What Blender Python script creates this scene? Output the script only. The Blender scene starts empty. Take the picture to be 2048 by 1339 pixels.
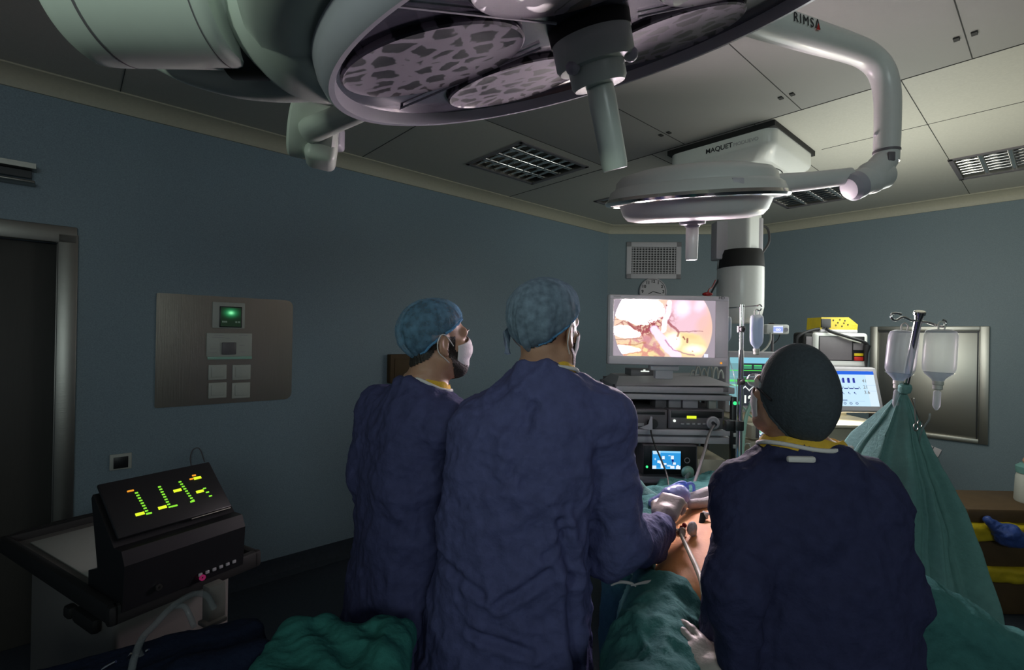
import bpy, bmesh, math, random
import numpy as np
from mathutils import Vector, Matrix

# ------------------------------------------------------------------ camera, world, large lights, exposure
SC = bpy.context.scene
COL = SC.collection
FPX, EYE = 990.0, 1.65
ROLL, PITCH = math.radians(1.0), math.radians(0.15)
RV = Vector((math.cos(ROLL), 0, math.sin(ROLL)))
U0 = Vector((-math.sin(ROLL), 0, math.cos(ROLL)))
FV = (Vector((0, 1, 0)) * math.cos(PITCH) + U0 * math.sin(PITCH)).normalized()
UV = RV.cross(FV).normalized()
cam_data = bpy.data.cameras.new('camera')
cam = bpy.data.objects.new('camera', cam_data)
COL.objects.link(cam)
cam_data.sensor_fit = 'HORIZONTAL'
cam_data.sensor_width = 36.0
cam_data.lens = 36.0 * FPX / 2048.0
cam_data.clip_start = 0.02
cam.matrix_world = Matrix(((RV.x, UV.x, -FV.x, 0), (RV.y, UV.y, -FV.y, 0), (RV.z, UV.z, -FV.z, EYE), (0, 0, 0, 1)))
SC.camera = cam

world = bpy.data.worlds.new('world')
SC.world = world
world.use_nodes = True
world.node_tree.nodes['Background'].inputs[0].default_value = (0.62, 0.78, 0.95, 1)
world.node_tree.nodes['Background'].inputs[1].default_value = 0.06

SC.view_settings.view_transform = 'Standard'
SC.view_settings.look = 'None'
SC.view_settings.exposure = 0.0
SC.view_settings.gamma = 1.0
SC.view_settings.use_curve_mapping = False
SC.cycles.use_denoising = True
SC.cycles.max_bounces = 6
SC.cycles.transparent_max_bounces = 12
SC.cycles.sample_clamp_indirect = 4.0


def area_light(name, loc, target, size, power, color, size_y=None, spread=180):
    d = bpy.data.lights.new(name, 'AREA')
    d.energy, d.color, d.size = power, color, size
    d.spread = math.radians(spread)
    if size_y:
        d.shape, d.size_y = 'RECTANGLE', size_y
    o = bpy.data.objects.new(name, d)
    COL.objects.link(o)
    o.location = loc
    o.rotation_euler = (Vector(target) - Vector(loc)).to_track_quat('-Z', 'Y').to_euler()
    return o


# added soft fill behind the camera for walls and gown backs
area_light('rear_fill', (1.3, -2.6, 2.35), (0.7, 4.0, 1.9), 2.2, 17.0, (0.80, 0.95, 0.95), 0.9, 130)
# the glow of the big monitor
area_light('monitor_glow', (0.855, 2.705, 1.70), (0.40, 0.0, 1.75), 0.50, 21.0, (1.0, 0.80, 0.94), 0.26, 160)
# added dim greenish fill from behind left, brightening the big lamp's housing
area_light('housing_fill', (-1.9, -1.7, 2.25), (-0.25, 0.95, 2.32), 0.5, 2.4, (0.82, 1.0, 0.86), 0.3, 55)
# added soft fill floating above the anaesthesia machine, evening out walls and ceiling
wl_ = bpy.data.lights.new('workstation_fill', 'POINT')
wl_.energy, wl_.color, wl_.shadow_soft_size = 40.0, (0.90, 0.95, 0.90), 0.55
wo_ = bpy.data.objects.new('workstation_fill', wl_)
COL.objects.link(wo_)
wo_.location = (2.32, 3.22, 1.98)
area_light('ceiling_fill', (2.45, 3.1, 1.7), (3.0, 1.9, 2.95), 0.35, 7.0, (1.0, 0.93, 0.72))  # added upward fill that brightens the right of the ceiling
# the lit worktop lamp under the ventilator display
area_light('worktop_light', (2.15, 3.22, 1.24), (2.1, 3.0, 0.9), 0.3, 4.0, (1.0, 0.95, 0.75), 0.08)


# ------------------------------------------------------------------ pixel helpers (2048 x 1339 frame)
def ray(px, py):
    return FV + RV * ((px - 1024) / FPX) - UV * ((py - 669.5) / FPX)


def at(px, py, Y):
    d = ray(px, py)
    return Vector((0, 0, EYE)) + d * (Y / d.y)


def atz(px, py, z):
    d = ray(px, py)
    return Vector((0, 0, EYE)) + d * ((z - EYE) / d.z)


# ------------------------------------------------------------------ noise (vectorised)
def _hash(ix, iy, iz, seed):
    h = (ix.astype(np.int64) * 374761393 + iy.astype(np.int64) * 668265263 + iz.astype(np.int64) * 2147483647 + seed * 974634177)
    h = (h ^ (h >> 13)) * 1274126177
    h = h & 0xffffffff
    h = (h ^ (h >> 16)) * 2246822519
    h = h & 0xffffffff
    return ((h ^ (h >> 15)) & 0xffff) / 32767.5 - 1.0


def vnoise(p, seed=0):
    p = np.asarray(p, float)
    i = np.floor(p).astype(np.int64)
    f = p - i
    w = f * f * f * (f * (f * 6 - 15) + 10)
    out = 0
    for dx in (0, 1):
        wx = w[:, 0] if dx else 1 - w[:, 0]
        for dy in (0, 1):
            wy = w[:, 1] if dy else 1 - w[:, 1]
            for dz in (0, 1):
                wz = w[:, 2] if dz else 1 - w[:, 2]
                out = out + wx * wy * wz * _hash(i[:, 0] + dx, i[:, 1] + dy, i[:, 2] + dz, seed)
    return out


def fbm(p, seed=0, octv=4):
    a, s, q = 0.5, 0, np.asarray(p, float)
    for k in range(octv):
        s = s + a * vnoise(q, seed + k * 17)
        q = q * 2.03 + 11.3
        a *= 0.5
    return s


def ridge(p, seed=0, octv=3):
    a, s, q = 0.5, 0, np.asarray(p, float)
    for k in range(octv):
        n = 1 - np.abs(vnoise(q, seed + k * 23)) * 2.2
        s = s + a * np.clip(n, -1, 1)
        q = q * 2.1 + 7.7
        a *= 0.5
    return s


# ------------------------------------------------------------------ materials
def mat(name, color, rough=0.55, metal=0.0, emit=None, estr=0.0, speck=0.0, speck_scale=60.0, bump=0.0, bump_scale=80.0,
        alpha=1.0, trans=0.0, sss=0.0, coat=0.0, aniso=None, spec=0.5, stain=0.0):
    m = bpy.data.materials.new(name)
    m.use_nodes = True
    nt = m.node_tree
    b = nt.nodes['Principled BSDF']
    b.inputs['Base Color'].default_value = (*color, 1)
    b.inputs['Roughness'].default_value = rough
    b.inputs['Metallic'].default_value = metal
    b.inputs['Specular IOR Level'].default_value = spec
    b.inputs['Alpha'].default_value = alpha
    b.inputs['Transmission Weight'].default_value = trans
    b.inputs['Coat Weight'].default_value = coat
    if sss:
        b.inputs['Subsurface Weight'].default_value = sss
        b.inputs['Subsurface Radius'].default_value = (0.02, 0.008, 0.004)
        b.inputs['Subsurface Scale'].default_value = 0.5
    if emit:
        b.inputs['Emission Color'].default_value = (*emit, 1)
        b.inputs['Emission Strength'].default_value = estr
    tc = nt.nodes.new('ShaderNodeTexCoord')
    src = tc.outputs['Object']
    if aniso:
        mp = nt.nodes.new('ShaderNodeMapping')
        mp.inputs['Scale'].default_value = aniso
        nt.links.new(src, mp.inputs['Vector'])
        src = mp.outputs['Vector']
    if speck or stain:
        n = nt.nodes.new('ShaderNodeTexNoise')
        n.inputs['Scale'].default_value = speck_scale
        n.inputs['Detail'].default_value = 4
        nt.links.new(src, n.inputs['Vector'])
        mx = nt.nodes.new('ShaderNodeMix')
        mx.data_type = 'RGBA'
        k = speck or stain
        mx.inputs['A'].default_value = (*[max(0, c * (1 - k)) for c in color], 1)
        mx.inputs['B'].default_value = (*[c * (1 + k) for c in color], 1)
        nt.links.new(n.outputs['Fac'], mx.inputs['Factor'])
        nt.links.new(mx.outputs['Result'], b.inputs['Base Color'])
    if bump:
        n2 = nt.nodes.new('ShaderNodeTexNoise')
        n2.inputs['Scale'].default_value = bump_scale
        n2.inputs['Detail'].default_value = 5
        nt.links.new(src, n2.inputs['Vector'])
        bp = nt.nodes.new('ShaderNodeBump')
        bp.inputs['Strength'].default_value = bump
        bp.inputs['Distance'].default_value = 0.01
        nt.links.new(n2.outputs['Fac'], bp.inputs['Height'])
        nt.links.new(bp.outputs['Normal'], b.inputs['Normal'])
    return m


def glow(name, color, strength):
    m = bpy.data.materials.new(name)
    m.use_nodes = True
    nt = m.node_tree
    nt.nodes.clear()
    o = nt.nodes.new('ShaderNodeOutputMaterial')
    e = nt.nodes.new('ShaderNodeEmission')
    e.inputs[0].default_value = (*color, 1)
    e.inputs[1].default_value = strength
    nt.links.new(e.outputs[0], o.inputs[0])
    return m


def screen_mat(name='lit_screen'):
    m = bpy.data.materials.new(name)
    m.use_nodes = True
    nt = m.node_tree
    nt.nodes.clear()
    o = nt.nodes.new('ShaderNodeOutputMaterial')
    e = nt.nodes.new('ShaderNodeEmission')
    a = nt.nodes.new('ShaderNodeVertexColor')
    a.layer_name = 'Col'
    nt.links.new(a.outputs['Color'], e.inputs[0])
    e.inputs[1].default_value = 1.0
    nt.links.new(e.outputs[0], o.inputs[0])
    return m


def sheer(name, color, cover=0.7, noise=0.2, scale=60.0):
    """thin non-woven cloth: diffuse and translucent threads with gaps that let the hair behind show"""
    m = bpy.data.materials.new(name)
    m.use_nodes = True
    nt = m.node_tree
    nt.nodes.clear()
    o = nt.nodes.new('ShaderNodeOutputMaterial')
    d = nt.nodes.new('ShaderNodeBsdfDiffuse')
    t = nt.nodes.new('ShaderNodeBsdfTranslucent')
    d.inputs[0].default_value = (*color, 1)
    t.inputs[0].default_value = (*color, 1)
    mx = nt.nodes.new('ShaderNodeMixShader')
    mx.inputs[0].default_value = 0.3
    nt.links.new(d.outputs[0], mx.inputs[1])
    nt.links.new(t.outputs[0], mx.inputs[2])
    tr = nt.nodes.new('ShaderNodeBsdfTransparent')
    m2 = nt.nodes.new('ShaderNodeMixShader')
    tc = nt.nodes.new('ShaderNodeTexCoord')
    n = nt.nodes.new('ShaderNodeTexNoise')
    n.inputs['Scale'].default_value = scale
    n.inputs['Detail'].default_value = 4
    nt.links.new(tc.outputs['Object'], n.inputs['Vector'])
    mr = nt.nodes.new('ShaderNodeMapRange')
    mr.inputs['From Min'].default_value = 0.3
    mr.inputs['From Max'].default_value = 0.7
    mr.inputs['To Min'].default_value = cover - noise
    mr.inputs['To Max'].default_value = min(1, cover + noise)
    nt.links.new(n.outputs['Fac'], mr.inputs['Value'])
    nt.links.new(mr.outputs[0], m2.inputs[0])
    nt.links.new(tr.outputs[0], m2.inputs[1])
    nt.links.new(mx.outputs[0], m2.inputs[2])
    nt.links.new(m2.outputs[0], o.inputs[0])
    return m


def steel(name, color=(0.50, 0.48, 0.43), rough=0.38, scale=(1, 1, 90), bump=0.05):
    return mat(name, color, rough, 1.0, bump=bump, bump_scale=6, aniso=scale)


M = {}
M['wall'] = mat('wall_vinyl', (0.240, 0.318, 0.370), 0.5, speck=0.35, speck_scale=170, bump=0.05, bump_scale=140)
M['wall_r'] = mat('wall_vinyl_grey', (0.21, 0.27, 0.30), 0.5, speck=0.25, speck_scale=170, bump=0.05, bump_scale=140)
M['cove'] = mat('cove_cream', (0.50, 0.47, 0.36), 0.5, speck=0.1, speck_scale=60)
M['ceil'] = mat('ceiling_tile', (0.50, 0.49, 0.43), 0.55, speck=0.10, speck_scale=90, bump=0.10, bump_scale=200)
M['ceil_flow'] = mat('flow_panel', (0.30, 0.295, 0.275), 0.5, speck=0.10, speck_scale=90, bump=0.25, bump_scale=60, aniso=(30, 1, 1))
M['ceil_gap'] = mat('ceiling_gap', (0.03, 0.03, 0.028), 0.8)
M['floor'] = mat('floor_vinyl', (0.035, 0.045, 0.06), 0.45, speck=0.4, speck_scale=50)
M['door'] = mat('door_laminate', (0.055, 0.053, 0.047), 0.5, speck=0.15, speck_scale=20, aniso=(8, 8, 0.5))
M['steel'] = steel('brushed_steel')
M['steel_dark'] = steel('brushed_steel_dark', (0.34, 0.33, 0.30), 0.35)
M['steel_v'] = steel('brushed_steel_grain', (0.34, 0.31, 0.26), 0.30, (60, 60, 0.6), 0.08)
M['chrome'] = mat('chrome', (0.75, 0.74, 0.72), 0.12, 1.0)
M['white'] = mat('white_enamel', (0.74, 0.75, 0.71), 0.35, speck=0.03, coat=0.2)
M['lampwhite'] = mat('lamp_enamel', (0.66, 0.72, 0.64), 0.32, speck=0.04, speck_scale=30, coat=0.15)
M['cream'] = mat('cream_enamel', (0.62, 0.57, 0.44), 0.45, speck=0.04)
M['grey'] = mat('grey_plastic', (0.42, 0.40, 0.42), 0.5, speck=0.06)
M['lgrey'] = mat('light_grey_plastic', (0.58, 0.55, 0.58), 0.45, speck=0.05)
M['dgrey'] = mat('dark_grey_plastic', (0.16, 0.145, 0.155), 0.45, speck=0.08)
M['black'] = mat('black_plastic', (0.014, 0.014, 0.016), 0.38)
M['blackm'] = mat('matt_black', (0.012, 0.012, 0.012), 0.7)
M['rubber'] = mat('dark_rubber', (0.03, 0.028, 0.03), 0.55)
M['ivory'] = mat('ivory_plastic', (0.52, 0.53, 0.48), 0.45, speck=0.05)
M['gown'] = mat('gown_blue', (0.092, 0.100, 0.232), 0.75, speck=0.30, speck_scale=38, bump=0.6, bump_scale=38, spec=0.2)
M['gown3'] = mat('gown_deep_blue', (0.062, 0.067, 0.162), 0.75, speck=0.30, speck_scale=38, bump=0.6, bump_scale=38, spec=0.2)
M['gown2'] = mat('gown_navy', (0.034, 0.037, 0.092), 0.8, speck=0.30, speck_scale=38, bump=0.6, bump_scale=38, spec=0.15)
M['binding'] = mat('white_binding', (0.72, 0.68, 0.66), 0.8, bump=0.2, bump_scale=150)
M['yellow_cloth'] = mat('yellow_undergown', (0.72, 0.44, 0.04), 0.85, bump=0.25, bump_scale=120, speck=0.15)
M['skin'] = mat('skin', (0.46, 0.25, 0.165), 0.5, sss=0.12, speck=0.12, speck_scale=45, bump=0.08, bump_scale=150)
M['hair'] = mat('dark_hair', (0.018, 0.013, 0.010), 0.55, bump=0.7, bump_scale=160, aniso=(1, 1, 0.3), speck=0.4)
M['beard'] = mat('dark_beard', (0.022, 0.014, 0.010), 0.7, bump=0.9, bump_scale=220, speck=0.5, speck_scale=120)
M['cap'] = sheer('cap_blue', (0.22, 0.42, 0.62), 0.50, 0.22, 40)
M['cap2'] = sheer('cap_pale_blue', (0.32, 0.43, 0.55), 0.72, 0.20, 55)
M['cap3'] = mat('cap_dark_cloth', (0.048, 0.060, 0.072), 0.85, speck=0.35, speck_scale=150, bump=0.25, bump_scale=200)
M['cap_edge'] = mat('cap_elastic', (0.10, 0.27, 0.48), 0.85, bump=0.6, bump_scale=130, speck=0.25)
M['mask'] = mat('mask_cloth', (0.74, 0.68, 0.70), 0.85, bump=0.15, bump_scale=180)
M['glove'] = mat('latex_glove', (0.50, 0.44, 0.40), 0.45, speck=0.1, speck_scale=60, bump=0.12, bump_scale=110)
M['drape'] = mat('drape_green', (0.060, 0.190, 0.180), 0.85, speck=0.2, speck_scale=50, bump=0.3, bump_scale=90, spec=0.15)
M['drape_l'] = mat('drape_pale_green', (0.135, 0.275, 0.255), 0.85, speck=0.15, speck_scale=50, bump=0.25, bump_scale=90, spec=0.15)
M['drape_t'] = mat('drape_deep_green', (0.045, 0.220, 0.190), 0.85, speck=0.2, speck_scale=50, bump=0.3, bump_scale=90, spec=0.15)
M['drape_b'] = mat('drape_navy', (0.014, 0.022, 0.05), 0.85, speck=0.2, speck_scale=50, bump=0.3, bump_scale=90, spec=0.15)
M['drape_w'] = mat('drape_white', (0.55, 0.52, 0.52), 0.85, bump=0.3, bump_scale=90)
M['iodine'] = mat('iodine_skin', (0.78, 0.33, 0.115), 0.62, sss=0.1, speck=0.22, speck_scale=14, bump=0.06, bump_scale=120)
M['blood'] = mat('blood', (0.28, 0.012, 0.014), 0.25)
M['clear'] = mat('clear_plastic', (0.75, 0.80, 0.86), 0.18, alpha=0.36, speck=0.03)
M['liquid'] = mat('clear_liquid', (0.36, 0.52, 0.74), 0.08, alpha=0.40)
M['bottle'] = mat('soft_bottle', (0.62, 0.66, 0.72), 0.28, alpha=0.40)
M['tube'] = mat('clear_tube', (0.34, 0.38, 0.39), 0.2, alpha=0.38)
M['greentube'] = mat('green_tube', (0.42, 0.72, 0.58), 0.25, alpha=0.85)
M['bluetube'] = mat('blue_tube', (0.22, 0.36, 0.92), 0.25, alpha=0.8)
M['bluewrap'] = mat('blue_wrap', (0.50, 0.56, 0.95), 0.2, alpha=0.72)
M['yellow'] = mat('yellow_bag', (0.62, 0.46, 0.02), 0.35, bump=0.4, bump_scale=25, speck=0.2, speck_scale=12)
M['brown'] = mat('brown_card', (0.095, 0.055, 0.022), 0.7, speck=0.3, speck_scale=14)
M['bluebag'] = mat('blue_film', (0.035, 0.075, 0.28), 0.4, bump=0.5, bump_scale=40)
M['red'] = mat('red_mark', (0.45, 0.02, 0.015), 0.5)
M['ink'] = mat('dark_ink', (0.02, 0.022, 0.025), 0.5)
M['screen'] = screen_mat()
M['led_y'] = glow('led_yellow', (0.72, 0.85, 0.03), 1.15)
M['led_g'] = glow('led_green', (0.30, 0.90, 0.05), 0.9)
M['led_o'] = glow('led_orange', (1.0, 0.38, 0.03), 0.9)
M['led_gr'] = glow('led_emerald', (0.05, 0.85, 0.25), 1.3)
M['led_w'] = glow('led_white', (0.9, 1.0, 0.9), 1.1)
M['led_r'] = glow('led_red', (0.30, 0.02, 0.10), 0.5)
M['lampwarm'] = glow('work_lamp', (1.0, 0.93, 0.66), 1.5)


# ------------------------------------------------------------------ mesh builder
ORG = {}


def origin_of(o):
    return ORG.get(o.name, Vector((0, 0, 0)))


class MB:
    def __init__(self):
        self.v, self.f = [], []

    def add(self, vs, fs):
        n = len(self.v)
        self.v += [tuple(q) for q in vs]
        self.f += [tuple(i + n for i in q) for q in fs]
        return self

    def bm(self, b):
        b.verts.ensure_lookup_table()
        b.verts.index_update()
        self.add([v.co.copy() for v in b.verts], [[v.index for v in f.verts] for f in b.faces])
        b.free()
        return self

    def box(self, c, size, rot=None, bevel=0.0, seg=2):
        """c centre, size full, rot 3x3 (columns = local axes)"""
        b = bmesh.new()
        bmesh.ops.create_cube(b, size=1.0)
        for v in b.verts:
            v.co = Vector((v.co.x * size[0], v.co.y * size[1], v.co.z * size[2]))
        if bevel:
            bmesh.ops.bevel(b, geom=b.edges[:], offset=min(bevel, min(size) * 0.48), segments=seg, profile=0.5, affect='EDGES')
        R = rot or Matrix.Identity(3)
        for v in b.verts:
            v.co = R @ v.co + Vector(c)
        return self.bm(b)

    def cyl(self, p0, p1, r0, r1=None, n=24, caps=True):
        p0, p1 = Vector(p0), Vector(p1)
        r1 = r0 if r1 is None else r1
        d = (p1 - p0).normalized()
        e1 = d.orthogonal().normalized()
        e2 = d.cross(e1)
        vs = []
        for p, r in ((p0, r0), (p1, r1)):
            for k in range(n):
                a = 2 * math.pi * k / n
                vs.append(p + e1 * (r * math.cos(a)) + e2 * (r * math.sin(a)))
        fs = [(k, (k + 1) % n, n + (k + 1) % n, n + k) for k in range(n)]
        if caps:
            fs += [tuple(range(n - 1, -1, -1)), tuple(range(n, 2 * n))]
        return self.add(vs, fs)

    def lathe(self, prof, o, axis, n=48, e1=None, sx=1.0):
        """prof list of (r, h) along axis from o; closed with caps where r is 0"""
        o, d = Vector(o), Vector(axis).normalized()
        e1 = (Vector(e1) - d * Vector(e1).dot(d)).normalized() if e1 is not None else d.orthogonal().normalized()
        e2 = d.cross(e1)
        rings, vs = [], []
        for r, h in prof:
            if r < 1e-6:
                rings.append([len(vs)])
                vs.append(o + d * h)
            else:
                rings.append(list(range(len(vs), len(vs) + n)))
                for k in range(n):
                    a = 2 * math.pi * k / n
                    vs.append(o + d * h + e1 * (r * sx * math.cos(a)) + e2 * (r * math.sin(a)))
        fs = []
        for A, B in zip(rings, rings[1:]):
            for k in range(n):
                k2 = (k + 1) % n
                if len(A) == 1 and len(B) == 1:
                    continue
                if len(A) == 1:
                    fs.append((A[0], B[k2], B[k]))
                elif len(B) == 1:
                    fs.append((A[k], A[k2], B[0]))
                else:
                    fs.append((A[k], A[k2], B[k2], B[k]))
        return self.add(vs, fs)

    def tube(self, pts, r, n=10, closed=False, caps=True, smooth=0):
        pts = [Vector(p) for p in pts]
        rs = list(r) if isinstance(r, (list, tuple)) else [r] * len(pts)
        if smooth:
            P2, R2 = [], []
            m = len(pts)
            for i in range(m if closed else m - 1):
                a, b = pts[i], pts[(i + 1) % m]
                a0 = pts[i - 1] if (i > 0 or closed) else a * 2 - b
                b1 = pts[(i + 2) % m] if (i + 2 < m or closed) else b * 2 - a
                for s in range(smooth):
                    t = s / smooth
                    P2.append(0.5 * ((2 * a) + (b - a0) * t + (2 * a0 - 5 * a + 4 * b - b1) * t * t + (3 * a - a0 - 3 * b + b1) * t ** 3))
                    R2.append(rs[i] * (1 - t) + rs[(i + 1) % m] * t)
            if not closed:
                P2.append(pts[-1])
                R2.append(rs[-1])
            pts, rs = P2, R2
        m = len(pts)
        vs, prev = [], None
        for i, p in enumerate(pts):
            if closed:
                d = pts[(i + 1) % m] - pts[i - 1]
            else:
                d = pts[min(i + 1, m - 1)] - pts[max(i - 1, 0)]
            d = d.normalized() if d.length > 1e-9 else Vector((0, 0, 1))
            if prev is None:
                e1 = d.orthogonal().normalized()
            else:
                e1 = prev - d * prev.dot(d)
                e1 = e1.normalized() if e1.length > 1e-6 else d.orthogonal().normalized()
            prev = e1
            e2 = d.cross(e1)
            for k in range(n):
                a = 2 * math.pi * k / n
                vs.append(p + e1 * (rs[i] * math.cos(a)) + e2 * (rs[i] * math.sin(a)))
        fs = []
        for i in range(m if closed else m - 1):
            j = (i + 1) % m
            fs += [(i * n + k, i * n + (k + 1) % n, j * n + (k + 1) % n, j * n + k) for k in range(n)]
        if not closed and caps:
            fs += [tuple(range(n - 1, -1, -1)), tuple(range((m - 1) * n, m * n))]
        return self.add(vs, fs)

    def ball(self, c, r, rot=None, n=20):
        r = r if isinstance(r, (tuple, list)) else (r, r, r)
        R = rot or Matrix.Identity(3)
        vs, fs = [], []
        m = n // 2
        for i in range(m + 1):
            th = math.pi * i / m
            for k in range(n):
                ph = 2 * math.pi * k / n
                vs.append(Vector(c) + R @ Vector((r[0] * math.sin(th) * math.cos(ph), r[1] * math.sin(th) * math.sin(ph), r[2] * math.cos(th))))
        for i in range(m):
            for k in range(n):
                fs.append((i * n + k, (i + 1) * n + k, (i + 1) * n + (k + 1) % n, i * n + (k + 1) % n))
        return self.add(vs, fs)

    def prism(self, poly, depth, o, ax, ay, bevel=0.0):
        """2-D outline in plane (o, ax, ay), extruded along ax x ay by depth"""
        o, ax, ay = Vector(o), Vector(ax), Vector(ay)
        nz = ax.cross(ay).normalized()
        b = bmesh.new()
        vs = [b.verts.new(o + ax * x + ay * y) for x, y in poly]
        fc = b.faces.new(vs)
        ex = bmesh.ops.extrude_face_region(b, geom=[fc])
        for g in ex['geom']:
            if isinstance(g, bmesh.types.BMVert):
                g.co += nz * depth
        bmesh.ops.recalc_face_normals(b, faces=b.faces[:])
        if bevel:
            caps = [e for e in b.edges if any(len(f.verts) > 4 or len(poly) == 4 for f in e.link_faces)]
            bmesh.ops.bevel(b, geom=caps, offset=bevel, segments=2, profile=0.5, affect='EDGES')
        return self.bm(b)

    def build(self, name, material, parent=None, smooth=True, loc=None, weld=False):
        me = bpy.data.meshes.new(name)
        off = origin_of(parent) if parent else Vector(loc or (0, 0, 0))
        V = np.array(self.v, float) - np.array(off)
        me.from_pydata(V.tolist(), [], self.f)
        b = bmesh.new()
        b.from_mesh(me)
        if weld:
            bmesh.ops.remove_doubles(b, verts=b.verts[:], dist=1e-5)
        bmesh.ops.recalc_face_normals(b, faces=b.faces[:])
        b.to_mesh(me)
        b.free()
        me.materials.append(material)
        if smooth:
            me.shade_smooth()
            try:
                me.set_sharp_from_angle(angle=math.radians(38))
            except Exception:
                pass
        o = bpy.data.objects.new(name, me)
        COL.objects.link(o)
        if parent:
            o.parent = parent
        else:
            o.location = off
        ORG[o.name] = Vector(off)
        return o


def thing(name, label, cat, loc=(0, 0, 0), group=None):
    o = bpy.data.objects.new(name, None)
    COL.objects.link(o)
    o.empty_display_size = 0.05
    o.location = loc
    ORG[o.name] = Vector(loc)
    return tag(o, label, cat, group)


def tag(o, label, cat, group=None, kind=None):
    o['label'] = label
    o['category'] = cat
    if group:
        o['group'] = group
    if kind:
        o['kind'] = kind
    return o


def struct(name, mb, m, smooth=False, parent=None):
    o = mb.build(name, m, parent, smooth)
    if parent is None:
        o['kind'] = 'structure'
    return o


def copy_tree(o, parent=None):
    c = o.copy()
    COL.objects.link(c)
    if parent:
        c.parent = parent
    ORG[c.name] = ORG.get(o.name, Vector((0, 0, 0)))
    for ch in list(o.children):
        copy_tree(ch, c)
    return c


def axes(x, y, z):
    return Matrix((x, y, z)).transposed()


def lettering(txt, o, ax, ay, height, material, parent, name='lettering', extrude=0.0006, spacing=1.0, align='LEFT', bold=0.0):
    cu = bpy.data.curves.new(name, 'FONT')
    cu.body = txt
    cu.size = height / 0.72
    cu.extrude = extrude
    cu.offset = bold
    cu.space_character = spacing
    cu.align_x = align
    tmp = bpy.data.objects.new('tmp_text', cu)
    COL.objects.link(tmp)
    dg = bpy.context.evaluated_depsgraph_get()
    me = bpy.data.meshes.new_from_object(tmp.evaluated_get(dg))
    bpy.data.objects.remove(tmp)
    bpy.data.curves.remove(cu)
    ax, ay = Vector(ax).normalized(), Vector(ay).normalized()
    az = ax.cross(ay)
    R = axes(ax, ay, az)
    off = origin_of(parent)
    for v in me.vertices:
        v.co = R @ v.co + Vector(o) - off
    me.materials.clear()
    me.materials.append(material)
    ob = bpy.data.objects.new(name, me)
    COL.objects.link(ob)
    ob.parent = parent
    ORG[ob.name] = off
    return ob


def paint(name, o, ax, ay, w, h, nx, ny, fn, parent, material=None, bulge=0.0):
    """a lit display: grid of nx x ny points whose emitted colour is fn(u, v) (v from the top)"""
    u, v = np.meshgrid((np.arange(nx)) / (nx - 1), (np.arange(ny)) / (ny - 1))
    u, v = u.ravel(), v.ravel()
    C = np.ones((nx * ny, 4))
    C[:, :3] = fn(u, v)
    ax, ay = Vector(ax).normalized(), Vector(ay).normalized()
    off = origin_of(parent)
    base = np.array(Vector(o) - off)
    P = base + np.outer(u * w, ax) - np.outer(v * h, ay)
    idx = np.arange(nx * ny).reshape(ny, nx)
    F = np.stack([idx[:-1, :-1], idx[1:, :-1], idx[1:, 1:], idx[:-1, 1:]], -1).reshape(-1, 4)
    me = bpy.data.meshes.new(name)
    me.from_pydata(P.tolist(), [], F.tolist())
    a = me.color_attributes.new('Col', 'FLOAT_COLOR', 'POINT')
    a.data.foreach_set('color', C.ravel())
    me.materials.append(material or M['screen'])
    ob = bpy.data.objects.new(name, me)
    COL.objects.link(ob)
    ob.parent = parent
    ORG[ob.name] = off
    return ob


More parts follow.
